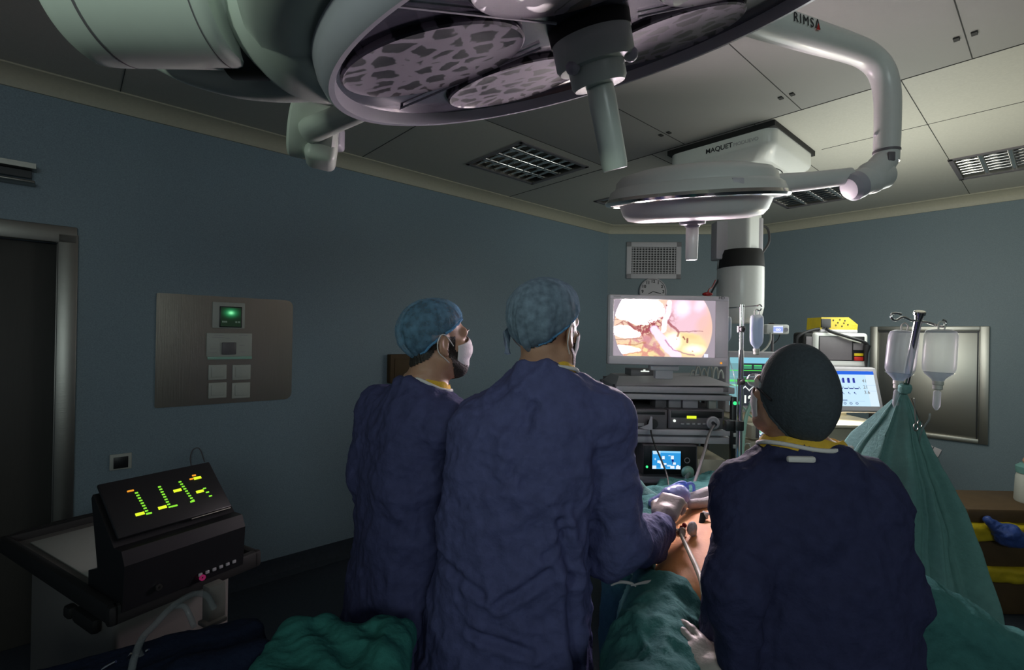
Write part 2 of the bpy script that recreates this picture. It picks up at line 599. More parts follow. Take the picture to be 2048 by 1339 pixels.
# ------------------------------------------------------------------ blended solids (signed distance -> surface mesh)
class SDF:
    def __init__(self, lo, hi, h):
        self.lo = np.array(lo, float)
        self.h = h
        self.n = np.ceil((np.array(hi) - self.lo) / h).astype(int) + 1
        self.D = np.full(self.n, 0.5, np.float32)

    def _sub(self, lo, hi):
        a = np.clip(np.floor((np.array(lo) - self.lo) / self.h).astype(int), 0, self.n)
        b = np.clip(np.ceil((np.array(hi) - self.lo) / self.h).astype(int) + 1, 0, self.n)
        if (b <= a).any():
            return None
        sl = tuple(slice(i, j) for i, j in zip(a, b))
        g = [(self.lo[k] + self.h * np.arange(a[k], b[k])).astype(np.float32) for k in range(3)]
        X, Y, Z = np.meshgrid(*g, indexing='ij', sparse=True)
        return sl, X, Y, Z

    def _mix(self, sl, d, k, sub=False):
        A = self.D[sl]
        if sub:
            d = -d
            if k <= 0:
                self.D[sl] = np.maximum(A, d)
            else:
                t = np.clip(0.5 - 0.5 * (d - A) / k, 0, 1)
                self.D[sl] = d * (1 - t) + A * t + k * t * (1 - t)
            return
        if k <= 0:
            self.D[sl] = np.minimum(A, d)
        else:
            t = np.clip(0.5 + 0.5 * (A - d) / k, 0, 1)
            self.D[sl] = A * (1 - t) + d * t - k * t * (1 - t)

    def cap(self, a, b, ra, rb=None, k=0.02, sub=False):
        rb = ra if rb is None else rb
        a, b = np.array(a, float), np.array(b, float)
        m = max(ra, rb) + k + 0.03
        s = self._sub(np.minimum(a, b) - m, np.maximum(a, b) + m)
        if s is None:
            return self
        sl, X, Y, Z = s
        ba = b - a
        L = float(ba @ ba) + 1e-9
        t = np.clip(((X - a[0]) * ba[0] + (Y - a[1]) * ba[1] + (Z - a[2]) * ba[2]) / L, 0, 1)
        d = np.sqrt((X - a[0] - t * ba[0]) ** 2 + (Y - a[1] - t * ba[1]) ** 2 + (Z - a[2] - t * ba[2]) ** 2) - (ra + (rb - ra) * t)
        self._mix(sl, d, k, sub)
        return self

    def ell(self, c, r, R=None, k=0.02, sub=False):
        c = np.array(c, float)
        m = max(r) + k + 0.03
        s = self._sub(c - m, c + m)
        if s is None:
            return self
        sl, X, Y, Z = s
        X, Y, Z = X - c[0], Y - c[1], Z - c[2]
        if R is not None:
            A = np.array(R).T
            X, Y, Z = (A[0, 0] * X + A[0, 1] * Y + A[0, 2] * Z, A[1, 0] * X + A[1, 1] * Y + A[1, 2] * Z, A[2, 0] * X + A[2, 1] * Y + A[2, 2] * Z)
        k0 = np.sqrt((X / r[0]) ** 2 + (Y / r[1]) ** 2 + (Z / r[2]) ** 2)
        k1 = np.sqrt((X / r[0] ** 2) ** 2 + (Y / r[1] ** 2) ** 2 + (Z / r[2] ** 2) ** 2) + 1e-6
        self._mix(sl, k0 * (k0 - 1) / k1, k, sub)
        return self

    def box(self, c, half, R=None, rnd=0.01, k=0.02, sub=False):
        c = np.array(c, float)
        m = float(np.linalg.norm(half)) + k + 0.03
        s = self._sub(c - m, c + m)
        if s is None:
            return self
        sl, X, Y, Z = s
        X, Y, Z = X - c[0], Y - c[1], Z - c[2]
        if R is not None:
            A = np.array(R).T
            X, Y, Z = (A[0, 0] * X + A[0, 1] * Y + A[0, 2] * Z, A[1, 0] * X + A[1, 1] * Y + A[1, 2] * Z, A[2, 0] * X + A[2, 1] * Y + A[2, 2] * Z)
        qx, qy, qz = np.abs(X) - half[0] + rnd, np.abs(Y) - half[1] + rnd, np.abs(Z) - half[2] + rnd
        d = np.sqrt(np.maximum(qx, 0) ** 2 + np.maximum(qy, 0) ** 2 + np.maximum(qz, 0) ** 2) + np.minimum(np.maximum(qx, np.maximum(qy, qz)), 0) - rnd
        self._mix(sl, d, k, sub)
        return self

    def loft(self, rings, k=0.02, R=None, sub=False):
        """stack of (cx, cy, z, rx, ry, yaw) ellipses with rising z"""
        rings = sorted(rings, key=lambda q: q[2])
        A = np.array(rings, float)
        mr = A[:, 3:5].max() + k + 0.04
        lo = np.array([A[:, 0].min() - mr, A[:, 1].min() - mr, A[0, 2] - k - 0.03])
        hi = np.array([A[:, 0].max() + mr, A[:, 1].max() + mr, A[-1, 2] + k + 0.03])
        s = self._sub(lo, hi)
        if s is None:
            return self
        sl, X, Y, Z = s
        z = Z.ravel()

        def sm(col):
            # smooth interpolation (Catmull-like through np.interp on a refined curve)
            zz = np.linspace(A[0, 2], A[-1, 2], 160)
            yy = np.interp(zz, A[:, 2], A[:, col])
            w = np.hanning(19)
            w /= w.sum()
            yp = np.pad(yy, 9, mode='edge')
            yy = np.convolve(yp, w, mode='valid')
            return np.interp(z, zz, yy)[None, None, :].astype(np.float32)
        cx, cy, rx, ry, yaw = sm(0), sm(1), sm(3), sm(4), sm(5)
        dx, dy = X - cx, Y - cy
        cs, sn = np.cos(yaw), np.sin(yaw)
        ux, uy = dx * cs - dy * sn, dx * sn + dy * cs
        ux, uy = np.abs(ux), np.abs(uy)
        k0 = ((ux / rx) ** 2.4 + (uy / ry) ** 2.4) ** (1 / 2.4)
        d = (k0 - 1) * np.minimum(rx, ry)
        dz = np.maximum(A[0, 2] - Z, Z - A[-1, 2])
        d = np.maximum(d, dz)
        self._mix(sl, d.astype(np.float32), k, sub)
        return self

    def mesh(self):
        D = self.D
        S = D < 0
        nx, ny, nz = D.shape
        base = np.zeros((nx - 1, ny - 1, nz - 1), np.int8)
        any_in = np.zeros(base.shape, bool)
        all_in = np.ones(base.shape, bool)
        for dx in (0, 1):
            for dy in (0, 1):
                for dz in (0, 1):
                    q = S[dx:nx - 1 + dx, dy:ny - 1 + dy, dz:nz - 1 + dz]
                    any_in |= q
                    all_in &= q
        act = any_in & ~all_in
        I = np.argwhere(act)
        ids = np.full(act.shape, -1, np.int64)
        ids[act] = np.arange(len(I))
        corners = [(a, b, c) for a in (0, 1) for b in (0, 1) for c in (0, 1)]
        val = {c: D[I[:, 0] + c[0], I[:, 1] + c[1], I[:, 2] + c[2]] for c in corners}
        acc = np.zeros((len(I), 3))
        cnt = np.zeros(len(I))
        for c in corners:
            for ax in range(3):
                if c[ax] == 0:
                    e = list(c)
                    e[ax] = 1
                    e = tuple(e)
                    va, vb = val[c], val[e]
                    m = (va < 0) != (vb < 0)
                    t = va[m] / (va[m] - vb[m])
                    p = np.tile(np.array(c, float), (m.sum(), 1))
                    p[:, ax] += t
                    acc[m] += p
                    cnt[m] += 1
        V = self.lo + self.h * (I + acc / cnt[:, None])
        F = []
        for ax in range(3):
            sl0 = [slice(None)] * 3
            sl1 = [slice(None)] * 3
            sl0[ax], sl1[ax] = slice(0, -1), slice(1, None)
            cr = S[tuple(sl0)] != S[tuple(sl1)]
            o1, o2 = [(1, 2), (2, 0), (0, 1)][ax]
            E = np.argwhere(cr)
            ok = (E[:, o1] > 0) & (E[:, o2] > 0) & (E[:, o1] < D.shape[o1] - 1) & (E[:, o2] < D.shape[o2] - 1)
            E = E[ok]
            q = []
            for a, b in ((0, 0), (1, 0), (1, 1), (0, 1)):
                c = E.copy()
                c[:, o1] -= a
                c[:, o2] -= b
                q.append(ids[c[:, 0], c[:, 1], c[:, 2]])
            Q = np.stack(q, -1)
            ins = S[E[:, 0], E[:, 1], E[:, 2]]
            Q[~ins] = Q[~ins][:, ::-1]
            F.append(Q)
        return V, np.concatenate(F)


def relax(V, F, it=2, w=0.5):
    for _ in range(it):
        acc = np.zeros_like(V)
        cnt = np.zeros(len(V))
        for a, b in ((0, 1), (1, 2), (2, 3), (3, 0)):
            np.add.at(acc, F[:, a], V[F[:, b]])
            np.add.at(acc, F[:, b], V[F[:, a]])
            np.add.at(cnt, F[:, a], 1)
            np.add.at(cnt, F[:, b], 1)
        V = V * (1 - w) + w * acc / np.maximum(cnt, 1)[:, None]
    return V


def normals(V, F):
    n = np.cross(V[F[:, 2]] - V[F[:, 0]], V[F[:, 3]] - V[F[:, 1]])
    N = np.zeros_like(V)
    for k in range(4):
        np.add.at(N, F[:, k], n)
    return N / (np.linalg.norm(N, axis=1)[:, None] + 1e-12)


def mesh_obj(name, V, F, material, parent=None, loc=(0, 0, 0)):
    off = origin_of(parent) if parent else Vector(loc)
    me = bpy.data.meshes.new(name)
    me.from_pydata((V - np.array(off)).tolist(), [], F.tolist() if hasattr(F, 'tolist') else F)
    me.materials.append(material)
    me.shade_smooth()
    o = bpy.data.objects.new(name, me)
    COL.objects.link(o)
    if parent:
        o.parent = parent
    else:
        o.location = off
    ORG[o.name] = Vector(off)
    return o


# ------------------------------------------------------------------ the room shell
DL = Vector((0.743, 0.669, 0)).normalized()      # along the left wall, away from us
DR = Vector((-0.669, 0.743, 0)).normalized()     # along the right wall, away from us
UP = Vector((0, 0, 1))
HC = 2.95
VW, UW = 3.55, 5.88                               # left wall at v = VW, right wall at u = UW
CU, CV = 4.68, 2.30                               # ends of the corner wall
UMIN, VMIN = -2.6, -3.2


def R3(u, v, z):
    return DL * u + DR * v + UP * z


def uv_(p):
    return Vector(p).dot(DL), Vector(p).dot(DR)


def on_left(px, py):
    d = ray(px, py)
    t = VW / d.dot(DR)
    p = Vector((0, 0, EYE)) + d * t
    return p.dot(DL), p.z


def on_right(px, py):
    d = ray(px, py)
    t = UW / d.dot(DL)
    p = Vector((0, 0, EYE)) + d * t
    return p.dot(DR), p.z


CA, CB = R3(CU, VW, 0), R3(UW, CV, 0)
DC = (CB - CA).normalized()                       # along the corner wall, left to right
NC = UP.cross(DC) * -1.0
if NC.y > 0:
    NC = -NC


def on_corner(px, py):
    d = ray(px, py)
    t = (CA - Vector((0, 0, EYE))).dot(NC) / d.dot(NC)
    p = Vector((0, 0, EYE)) + d * t
    return (p - CA).dot(DC), p.z


def quad(mb, a, b, c, d):
    mb.add([a, b, c, d], [(0, 1, 2, 3)])


mb = MB()
fl = [R3(UMIN, VMIN, 0), R3(UW + .1, VMIN, 0), R3(UW + .1, CV, 0), R3(CU, VW + .2, 0), R3(UMIN, VW + .2, 0)]
mb.add(fl + [p - UP * 0.08 for p in fl], [(0, 1, 2, 3, 4), (9, 8, 7, 6, 5)] + [(i, (i + 1) % 5, 5 + (i + 1) % 5, 5 + i) for i in range(5)])
struct('floor', mb, M['floor'])

# ceiling: one skin with openings for the recessed lights
HOLES = [(2.24, 2.92, 2.43, 3.02), (3.72, 4.32, 2.40, 2.98), (4.62, 5.22, 1.20, 1.80), (4.62, 5.22, -0.05, 0.54)]
us = sorted({UMIN, 3.05, UW} | {h[0] for h in HOLES} | {h[1] for h in HOLES})
vs_ = sorted({VMIN, 2.335, VW} | {h[2] for h in HOLES} | {h[3] for h in HOLES})
mb = MB()
for a, b in zip(us, us[1:]):
    for c, d in zip(vs_, vs_[1:]):
        if any(h[0] - 1e-6 <= a and b <= h[1] + 1e-6 and h[2] - 1e-6 <= c and d <= h[3] + 1e-6 for h in HOLES):
            continue
        quad(mb, R3(a, c, HC), R3(b, c, HC), R3(b, d, HC), R3(a, d, HC))
ceiling = mb.build('ceiling', M['ceil'], None, False, weld=True)
ceiling['kind'] = 'structure'
ceiling.data.materials.append(M['ceil_flow'])
for pl_ in ceiling.data.polygons:
    if pl_.center.dot(DL) < 3.05 and pl_.center.dot(DR) < 2.36:
        pl_.material_index = 1
mb = MB()
RRM = axes(DL, DR, UP)


def seam(u0, u1, v0, v1, w=0.0032):
    c = R3((u0 + u1) / 2, (v0 + v1) / 2, HC)
    mb.box(c, (max(abs(u1 - u0), w), max(abs(v1 - v0), w), 0.004), RRM)


seam(3.05, 3.05, VMIN, VW, 0.005)
seam(3.78, 3.78, VMIN, 1.1, 0.003)
for v in (-1.13, -0.42, 0.285, 0.99, 1.695, 2.335):
    seam(UMIN, 3.05, v, v)
for v in (-0.87, -0.16, 0.545, 1.25, 1.95):
    seam(3.05, UW if v < 1 else 4.6, v, v)
for u in (1.6, 0.2, -1.2):
    seam(u, u, VMIN, VW)
for u, v in ((2.82, 0.99), (2.80, 0.285), (1.45, 0.99), (1.45, 0.285), (2.8, 1.695)):   # panel clips beside the seams
    for s in (-1, 1):
        mb.box(R3(u, v + s * 0.028, HC), (0.03, 0.02, 0.012), RRM)
g = mb.build('ceiling_seam', M['ceil_gap'], ceiling, False)

# left wall with the door opening
du1, dz1 = on_left(118, 486)
du0 = du1 - 1.25
mb = MB()
for a, b, z0, z1 in ((UMIN, du0, 0, HC), (du0, du1, dz1, HC), (du1, CU, 0, HC)):
    quad(mb, R3(a, VW, z0), R3(b, VW, z0), R3(b, VW, z1), R3(a, VW, z1))
    quad(mb, R3(a, VW + .12, z0), R3(b, VW + .12, z0), R3(b, VW + .12, z1), R3(a, VW + .12, z1))
for u in (du0, du1):
    quad(mb, R3(u, VW, 0), R3(u, VW + .12, 0), R3(u, VW + .12, dz1), R3(u, VW, dz1))
quad(mb, R3(du0, VW, dz1), R3(du1, VW, dz1), R3(du1, VW + .12, dz1), R3(du0, VW + .12, dz1))
struct('wall_left', mb, M['wall'])
mb = MB()
wn = [R3(CU, VW, 0), R3(UW, CV, 0)]
mb.add([wn[0], wn[1], wn[1] + UP * HC, wn[0] + UP * HC] + [p - NC * 0.1 for p in (wn[0], wn[1], wn[1] + UP * HC, wn[0] + UP * HC)],
       [(0, 1, 2, 3), (7, 6, 5, 4), (0, 4, 5, 1), (1, 5, 6, 2), (2, 6, 7, 3), (3, 7, 4, 0)])
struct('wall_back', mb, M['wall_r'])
mb = MB()
mb.box(R3(UW + .05, (CV + VMIN) / 2, HC / 2), (0.1, CV - VMIN, HC), RRM)
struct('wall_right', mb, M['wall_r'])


mb = MB()
mb.box(R3((UMIN + UW) / 2, VMIN - .06, HC / 2), (UW - UMIN + .2, 0.1, HC), RRM)
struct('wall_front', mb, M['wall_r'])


def strip(name, a, b, nrm, z0, prof, m):
    """profile (out, up) swept along a wall from a to b"""
    mb = MB()
    n = len(prof)
    vs = [Vector(p) + nrm * o + UP * (z0 + z) for p in (a, b) for o, z in prof]
    mb.add(vs, [(i, (i + 1) % n, n + (i + 1) % n, n + i) for i in range(n)] + [tuple(range(n - 1, -1, -1)), tuple(range(n, 2 * n))])
    return struct(name, mb, m, True)


cove = [(0.0, -0.09), (0.012, -0.09), (0.018, -0.062), (0.034, -0.036), (0.06, -0.016), (0.095, -0.008), (0.095, 0.0), (0.0, 0.0)]
strip('trim_1', R3(UMIN, VW, 0), R3(CU, VW, 0), -DR, HC, cove, M['cove'])
strip('trim_2', CA, CB, NC, HC, cove, M['cove'])
strip('trim_3', CB, R3(UW, VMIN, 0), -DL, HC, cove, M['cove'])
sk = [(0, 0.0), (0.06, 0.0), (0.02, 0.02), (0.008, 0.06), (0.006, 0.12), (0, 0.12)]
strip('baseboard_left', R3(du1 + .08, VW, 0), R3(CU, VW, 0), -DR, 0, sk, M['floor'])
strip('baseboard_back', CA, CB, NC, 0, sk, M['floor'])
strip('baseboard_right', CB, R3(UW, VMIN, 0), -DL, 0, sk, M['floor'])

# door
dm = MB()
dm.box(R3((du0 + du1) / 2, VW + 0.07, dz1 / 2), (du1 - du0, 0.045, dz1), RRM, 0.004)
door = dm.build('door_1', M['door'], None)
door['kind'] = 'structure'
fm = MB()
fw = 0.082
fm.box(R3(du1 + fw / 2 - 0.005, VW - 0.012, (dz1 + .05) / 2), (fw, 0.03, dz1 + .05), RRM, 0.005)
fm.box(R3(du0 - fw / 2 + 0.005, VW - 0.012, (dz1 + .05) / 2), (fw, 0.03, dz1 + .05), RRM, 0.005)
fm.box(R3((du0 + du1) / 2, VW - 0.012, dz1 + 0.045), (du1 - du0 + 2 * fw - .02, 0.03, 0.09), RRM, 0.005)
fm.box(R3(du1 - 0.004, VW + 0.03, dz1 / 2), (0.012, 0.05, dz1), RRM, 0.003)
fm.build('door_frame', M['steel_dark'], door)
hm = MB()
hm.cyl(R3(du0 + .12, VW + .02, 1.0), R3(du0 + .12, VW + .02, 1.25), 0.012)
hm.cyl(R3(du0 + .12, VW + .02, 1.02), R3(du0 + .12, VW + .06, 1.02), 0.008)
hm.cyl(R3(du0 + .12, VW + .02, 1.23), R3(du0 + .12, VW + .06, 1.23), 0.008)
hm.build('door_handle', M['steel'], door)

# recessed ceiling lights, switched off, mirror louvres
TL = ['square recessed ceiling light with glinting louvres near the left wall, switched off',
      'recessed ceiling light over the back corner, mostly hidden behind the small surgical lamp',
      'recessed louvred ceiling light behind the small lamp arm, near the right wall',
      'recessed louvred ceiling light beside the right wall, cut off by the edge of the photo']
for (u0, u1, v0, v1), lab in zip(HOLES, TL):
    t = thing('ceiling_light', lab, 'ceiling light', R3((u0 + u1) / 2, (v0 + v1) / 2, HC), 'recessed ceiling lights')
    b = MB()
    w, d = u1 - u0, v1 - v0
    cc = R3((u0 + u1) / 2, (v0 + v1) / 2, 0)
    T = 0.012
    b.box(cc + UP * (HC + .10), (w, d, T), RRM)
    for s in (-1, 1):
        b.box(cc + DL * (s * (w / 2 - T / 2)) + UP * (HC + .05), (T, d, .1), RRM)
        b.box(cc + DR * (s * (d / 2 - T / 2)) + UP * (HC + .05), (w, T, .1), RRM)
    b.build('housing', M['steel_dark'], t)
    b = MB()
    for s in (-1, 1):
        b.box(cc + DL * (s * (w / 2)) + UP * (HC - .004), (0.026, d + .026, .008), RRM)
        b.box(cc + DR * (s * (d / 2)) + UP * (HC - .004), (w + .026, 0.026, .008), RRM)
    b.build('frame', M['dgrey'], t)
    b = MB()
    for k in range(1, 4):
        c0 = cc + DR * (-d / 2 + d * k / 4) + UP * (HC + .016)
        b.cyl(c0 - DL * ((w - .03) / 2), c0 + DL * ((w - .03) / 2), .015, n=20)
    for k in range(1, 8):
        c0 = cc + DL * (-w / 2 + w * k / 8) + UP * (HC + .018)
        b.cyl(c0 - DR * ((d - .03) / 2), c0 + DR * ((d - .03) / 2), .010, n=20)
        for q in range(4):
            b.ball(cc + DL * (-w / 2 + w * (k - .5) / 8) + DR * (-d / 2 + d * (q + .5) / 4) + UP * (HC + .040), (.03, .05, .016), RRM, 14)
    b.build('louvre', M['chrome'], t)
    for k in range(4):
        b = MB()
        c0 = cc + DR * (-d / 2 + d * (k + .5) / 4) + UP * (HC + .062)
        b.cyl(c0 - DL * (w / 2 - .03), c0 + DL * (w / 2 - .03), 0.011, n=12)
        b.build('tube', M['ivory'], t)

# ------------------------------------------------------------------ things on the left wall
WLR = axes(DL, -DR, UP)       # local x along the wall, y into the room, z up


def LW(px, py, off=0.0):
    u, z = on_left(px, py)
    return R3(u, VW - off, z)


def RWp(px, py, off=0.0):
    v, z = on_right(px, py)
    return R3(UW - off, v, z)


u0, z1 = on_left(313, 586)
u1, z0 = on_left(582, 798)
z1 = (on_left(313, 586)[1] + on_left(582, 600)[1]) / 2
z0 = (on_left(313, 815)[1] + on_left(582, 797)[1]) / 2
t = thing('control_panel', 'brushed steel wall panel with a green lit display and four white switches', 'control panel', R3((u0 + u1) / 2, VW, z0))
b = MB()
n, r = [], 0.045
for cx, cy, a0 in ((u1 - r, z1 - r, 0), (u0 + .012, z1 - .012, 90), (u0 + .012, z0 + .012, 180), (u1 - r, z0 + r, 270)):
    rr = r if cx > (u0 + u1) / 2 else .012
    n += [(cx + rr * math.cos(math.radians(a0 + 15 * k)), cy + rr * math.sin(math.radians(a0 + 15 * k))) for k in range(7)]
b.prism(n, 0.006, R3(0, VW - .001, 0), DL, UP)
b.build('plate', M['steel_v'], t)


def lw_box(x0, y0, x1, y1, th, m, name, parent, off=0.006, bevel=0.004):
    ua, za = on_left(x0, y0)
    ub, zb = on_left(x1, y1)
    b = MB()
    b.box(R3((ua + ub) / 2, VW - off - th / 2, (za + zb) / 2), (ub - ua, th, za - zb), WLR, bevel)
    return b.build(name, m, parent), (ua, ub, zb, za)


d, q = lw_box(424, 603, 488, 657, 0.012, M['ivory'], 'display', t)
s, q = lw_box(438, 612, 482, 655, 0.004, M['black'], 'screen', d, 0.018)


def green_lamp(u, v):
    r2 = ((u - .5) / .30) ** 2 + ((v - .28) / .20) ** 2
    g = np.exp(-r2 * 1.2)
    core = np.exp(-r2 * 6)
    c = np.stack([.01 + .02 * g + .25 * core, .02 + .32 * g + .7 * core, .012 + .11 * g + .35 * core], -1)
    tx = ((np.abs(u - .19) < .12) | (np.abs(u - .83) < .12)) & (np.abs(v - .76) < .045) & ((np.sin(u * 90) > -.4))
    c[tx] = (.07, .10, .08)
    return c


paint('indicator', R3(q[0] + .006, VW - .0235, q[3] - .006), DL, UP, q[1] - q[0] - .012, q[3] - q[2] - .012, 48, 48, green_lamp, d)
c, q = lw_box(412, 665, 502, 712, 0.014, M['ivory'], 'control_plate', t)
k, q2 = lw_box(442, 684, 470, 708, 0.012, M['dgrey'], 'knob', c, 0.020)
b = MB()
for i, (x, y, w) in enumerate(((427, 670, 22), (425, 674, 26), (478, 670, 18), (420, 697, 12), (420, 704, 14), (478, 690, 12), (478, 703, 13), (450, 676, 10))):
    ua, za = on_left(x, y)
    b.box(R3(ua + w * .0011, VW - .0205, za), (w * .0026, .001, .003), WLR)
b.build('lettering', M['grey'], c, False)
lw_box(414, 713, 502, 717, 0.016, M['greentube'], 'edge', c, 0.0055, .001)
for x, y in ((416, 729), (464, 729), (416, 765), (463, 765)):
    sw, q = lw_box(x, y, x + 36, y + 29, 0.009, M['ivory'], 'switch', t)
    lw_box(x + 6, y + 4, x + 31, y + 24, 0.005, M['ivory'], 'rocker', sw, 0.015, 0.003)

t = thing('wall_outlet', 'small pale outlet plate with a dark socket, low on the left wall', 'outlet', LW(241, 936))
o, q = lw_box(219, 909, 263, 935, 0.010, M['ivory'], 'plate', t, 0.0)
lw_box(227, 914, 256, 933, 0.003, M['black'], 'socket', o, 0.010)
b = MB()
b.tube([LW(408, 922, .02), LW(397, 895, .035), LW(384, 896, .04), LW(378, 912, .04), LW(381, 935, .03), LW(382, 985, .015)], 0.003, smooth=6)
tag(b.build('looped_cable', M['dgrey'], None, loc=LW(385, 930, .02)), 'thin dark cord looped on the left wall behind the bar graph device', 'cord')
t = thing('wall_box', 'dull brown box fixed to the wall behind the bearded surgeon in side view', 'wall box', LW(800, 740))
o, q = lw_box(774, 708, 832, 762, 0.06, M['brown'], 'case', t, 0.0, .006)
lw_box(782, 716, 822, 756, 0.006, M['brown'], 'cover', t, 0.06, .002)
t = thing('wall_fixture', 'dim grey bar fixture high on the left wall above the door', 'wall fixture', LW(35, 352))
lw_box(-70, 322, 74, 336, 0.09, M['steel_dark'], 'rail', t, 0.0, .006)
lw_box(-70, 347, 72, 375, 0.10, M['steel_dark'], 'case', t, 0.0, .01)
lw_box(-70, 338, 64, 346, 0.04, M['black'], 'bracket', t, 0.0, .004)

# ------------------------------------------------------------------ corner wall: vent and clock
WCR = axes(DC, NC, UP)


def CWp(px, py, off=0.0):
    s, z = on_corner(px, py)
    return CA + DC * s + NC * off + UP * z


def cw_box(x0, y0, x1, y1, th, m, name, parent, off=0.0, bevel=0.004):
    sa, za = on_corner(x0, y0)
    sb, zb = on_corner(x1, y1)
    b = MB()
    b.box(CA + DC * ((sa + sb) / 2) + NC * (off + th / 2) + UP * ((za + zb) / 2), (sb - sa, th, za - zb), WCR, bevel)
    return b.build(name, m, parent)


t = thing('air_vent', 'white square air grille on the back corner wall above the clock', 'vent', CWp(1307, 560))
b = MB()
sa, za = on_corner(1253, 484)
sb, zb = on_corner(1361, 558)
wv, hv = sb - sa, za - zb
cv = CA + DC * ((sa + sb) / 2) + UP * ((za + zb) / 2)
for s in (-1, 1):
    b.box(cv + DC * (s * (wv / 2 - .03)) + NC * .012, (.06, .024, hv), WCR, .006)
    b.box(cv + UP * (s * (hv / 2 - .03)) + NC * .012, (wv, .024, .06), WCR, .006)
b.build('frame', M['lgrey'], t)
b = MB()
for k in range(15):
    b.box(cv + DC * (-wv / 2 + .075 + (wv - .15) * k / 14) + NC * .010, (.009, .012, hv - .12), WCR)
for k in range(11):
    b.box(cv + UP * (-hv / 2 + .07 + (hv - .14) * k / 10) + NC * .014, (wv - .12, .012, .008), WCR)
b.build('grille', M['lgrey'], t, False)
b = MB()
b.box(cv + NC * .002, (wv - .1, .004, hv - .1), WCR)
b.build('backing', M['black'], t, False)

cc = CWp(1305, 583)
t = thing('wall_clock', 'round pale wall clock half hidden behind the big monitor', 'clock', cc)
b = MB()
rad = 0.155
b.lathe([(0, 0.0), (rad, 0.0), (rad, .03), (rad - .012, .036), (rad - .016, .022), (0, .022)], cc, NC, 48)
b.build('face', M['lgrey'], t)
for k in range(1, 13):
    a = math.radians(90 - 30 * k)
    p = cc + DC * (math.cos(a) * .118) + UP * (math.sin(a) * .118) + NC * .0235
    lettering(str(k), p - UP * .016, DC, UP, .034, M['ink'], t, 'numeral', align='CENTER', bold=.002)
for name, a, L in (('hour_hand', 210, .06), ('minute_hand', 345, .095)):
    b = MB()
    dd = DC * math.cos(math.radians(a)) + UP * math.sin(math.radians(a))
    b.box(cc + dd * (L / 2) + NC * .026, (L, .003, .008), axes(dd, NC, dd.cross(NC)))
    b.build(name, M['ink'], t, False)

# ------------------------------------------------------------------ right wall: steel hatch, tags
WRR = axes(-DR, -DL, UP)
va, _ = on_right(1742, 655)
vb, _ = on_right(1980, 655)
zt = (on_right(1742, 653)[1] + on_right(1980, 652)[1]) / 2
zb = (on_right(1973, 890)[1] + on_right(1850, 872)[1]) / 2
t = thing('steel_hatch', 'framed brushed steel hatch in the right wall behind the hanging bottles', 'hatch', R3(UW, (va + vb) / 2, zb))
hc = R3(UW, (va + vb) / 2, (zt + zb) / 2)
ww, hh = va - vb, zt - zb
b = MB()
for s in (-1, 1):
    b.box(hc + DR * (s * (ww / 2 - .03)) - DL * .014, (.06, .028, hh), WRR, .004)
    b.box(hc + UP * (s * (hh / 2 - .02)) - DL * .014, (ww - .12, .026, .04), WRR, .004)
b.build('frame', M['steel'], t)
b = MB()
b.box(hc - DL * .008, (ww - .12, .012, hh - .08), WRR, .003)
b.build('door_panel', M['steel'], t)
b = MB()
b.box(hc - DR * (ww / 2 - .072) - DL * .016, (.01, .006, hh - .06), WRR)
b.box(hc + UP * (hh / 2 - .05) - DL * .016, (ww - .13, .006, .012), WRR)
b.build('seal', M['black'], t, False)
for k, (x, y) in enumerate(((1873, 903), (1862, 893))):
    b = MB()
    b.box(RWp(x, y, .012), (.055 if k == 0 else .03, .006, .075 if k == 0 else .03), WRR @ Matrix.Rotation(.35, 3, 'Y'), .002)
    tag(b.build('paper_tag', M['mask'], None, loc=RWp(x, y)), ['larger white paper tag on the right wall under the steel hatch', 'tiny white paper tag on the right wall, left of the larger tag'][k], 'tag', 'white tags on the right wall')


# ------------------------------------------------------------------ ceiling supply unit with its column
t = thing('ceiling_supply_unit', 'white ceiling supply unit with boxy cover, square column and rounded arm above the tower', 'supply unit', R3(3.43, 1.49, HC))
CU_, CV_ = 3.43, 1.49
b = MB()
b.box(R3(CU_, CV_, HC - .016), (.71, .70, .034), RRM, .0)
b.build('seal', M['blackm'], t, False)


def rrect(w, d, r, n=6):
    out = []
    for sx, sy, a0 in ((1, 1, 0), (-1, 1, 90), (-1, -1, 180), (1, -1, 270)):
        for k in range(n + 1):
            a = math.radians(a0 + 90 * k / n)
            out.append((sx * (w / 2 - r) + r * math.cos(a), sy * (d / 2 - r) + r * math.sin(a)))
    return out


def stack(mb, c, layers, ax, ay, up=UP):
    """lofted rounded rectangles: (w, d, r, h)"""
    rings = []
    for w, d, r, h in layers:
        rings.append([Vector(c) + ax * x + ay * y + up * h for x, y in rrect(w, d, r)])
    n = len(rings[0])
    vs = [p for q in rings for p in q]
    fs = []
    for i in range(len(rings) - 1):
        fs += [(i * n + k, i * n + (k + 1) % n, (i + 1) * n + (k + 1) % n, (i + 1) * n + k) for k in range(n)]
    fs += [tuple(range(n - 1, -1, -1)), tuple(range((len(rings) - 1) * n, len(rings) * n))]
    mb.add(vs, fs)
    return mb


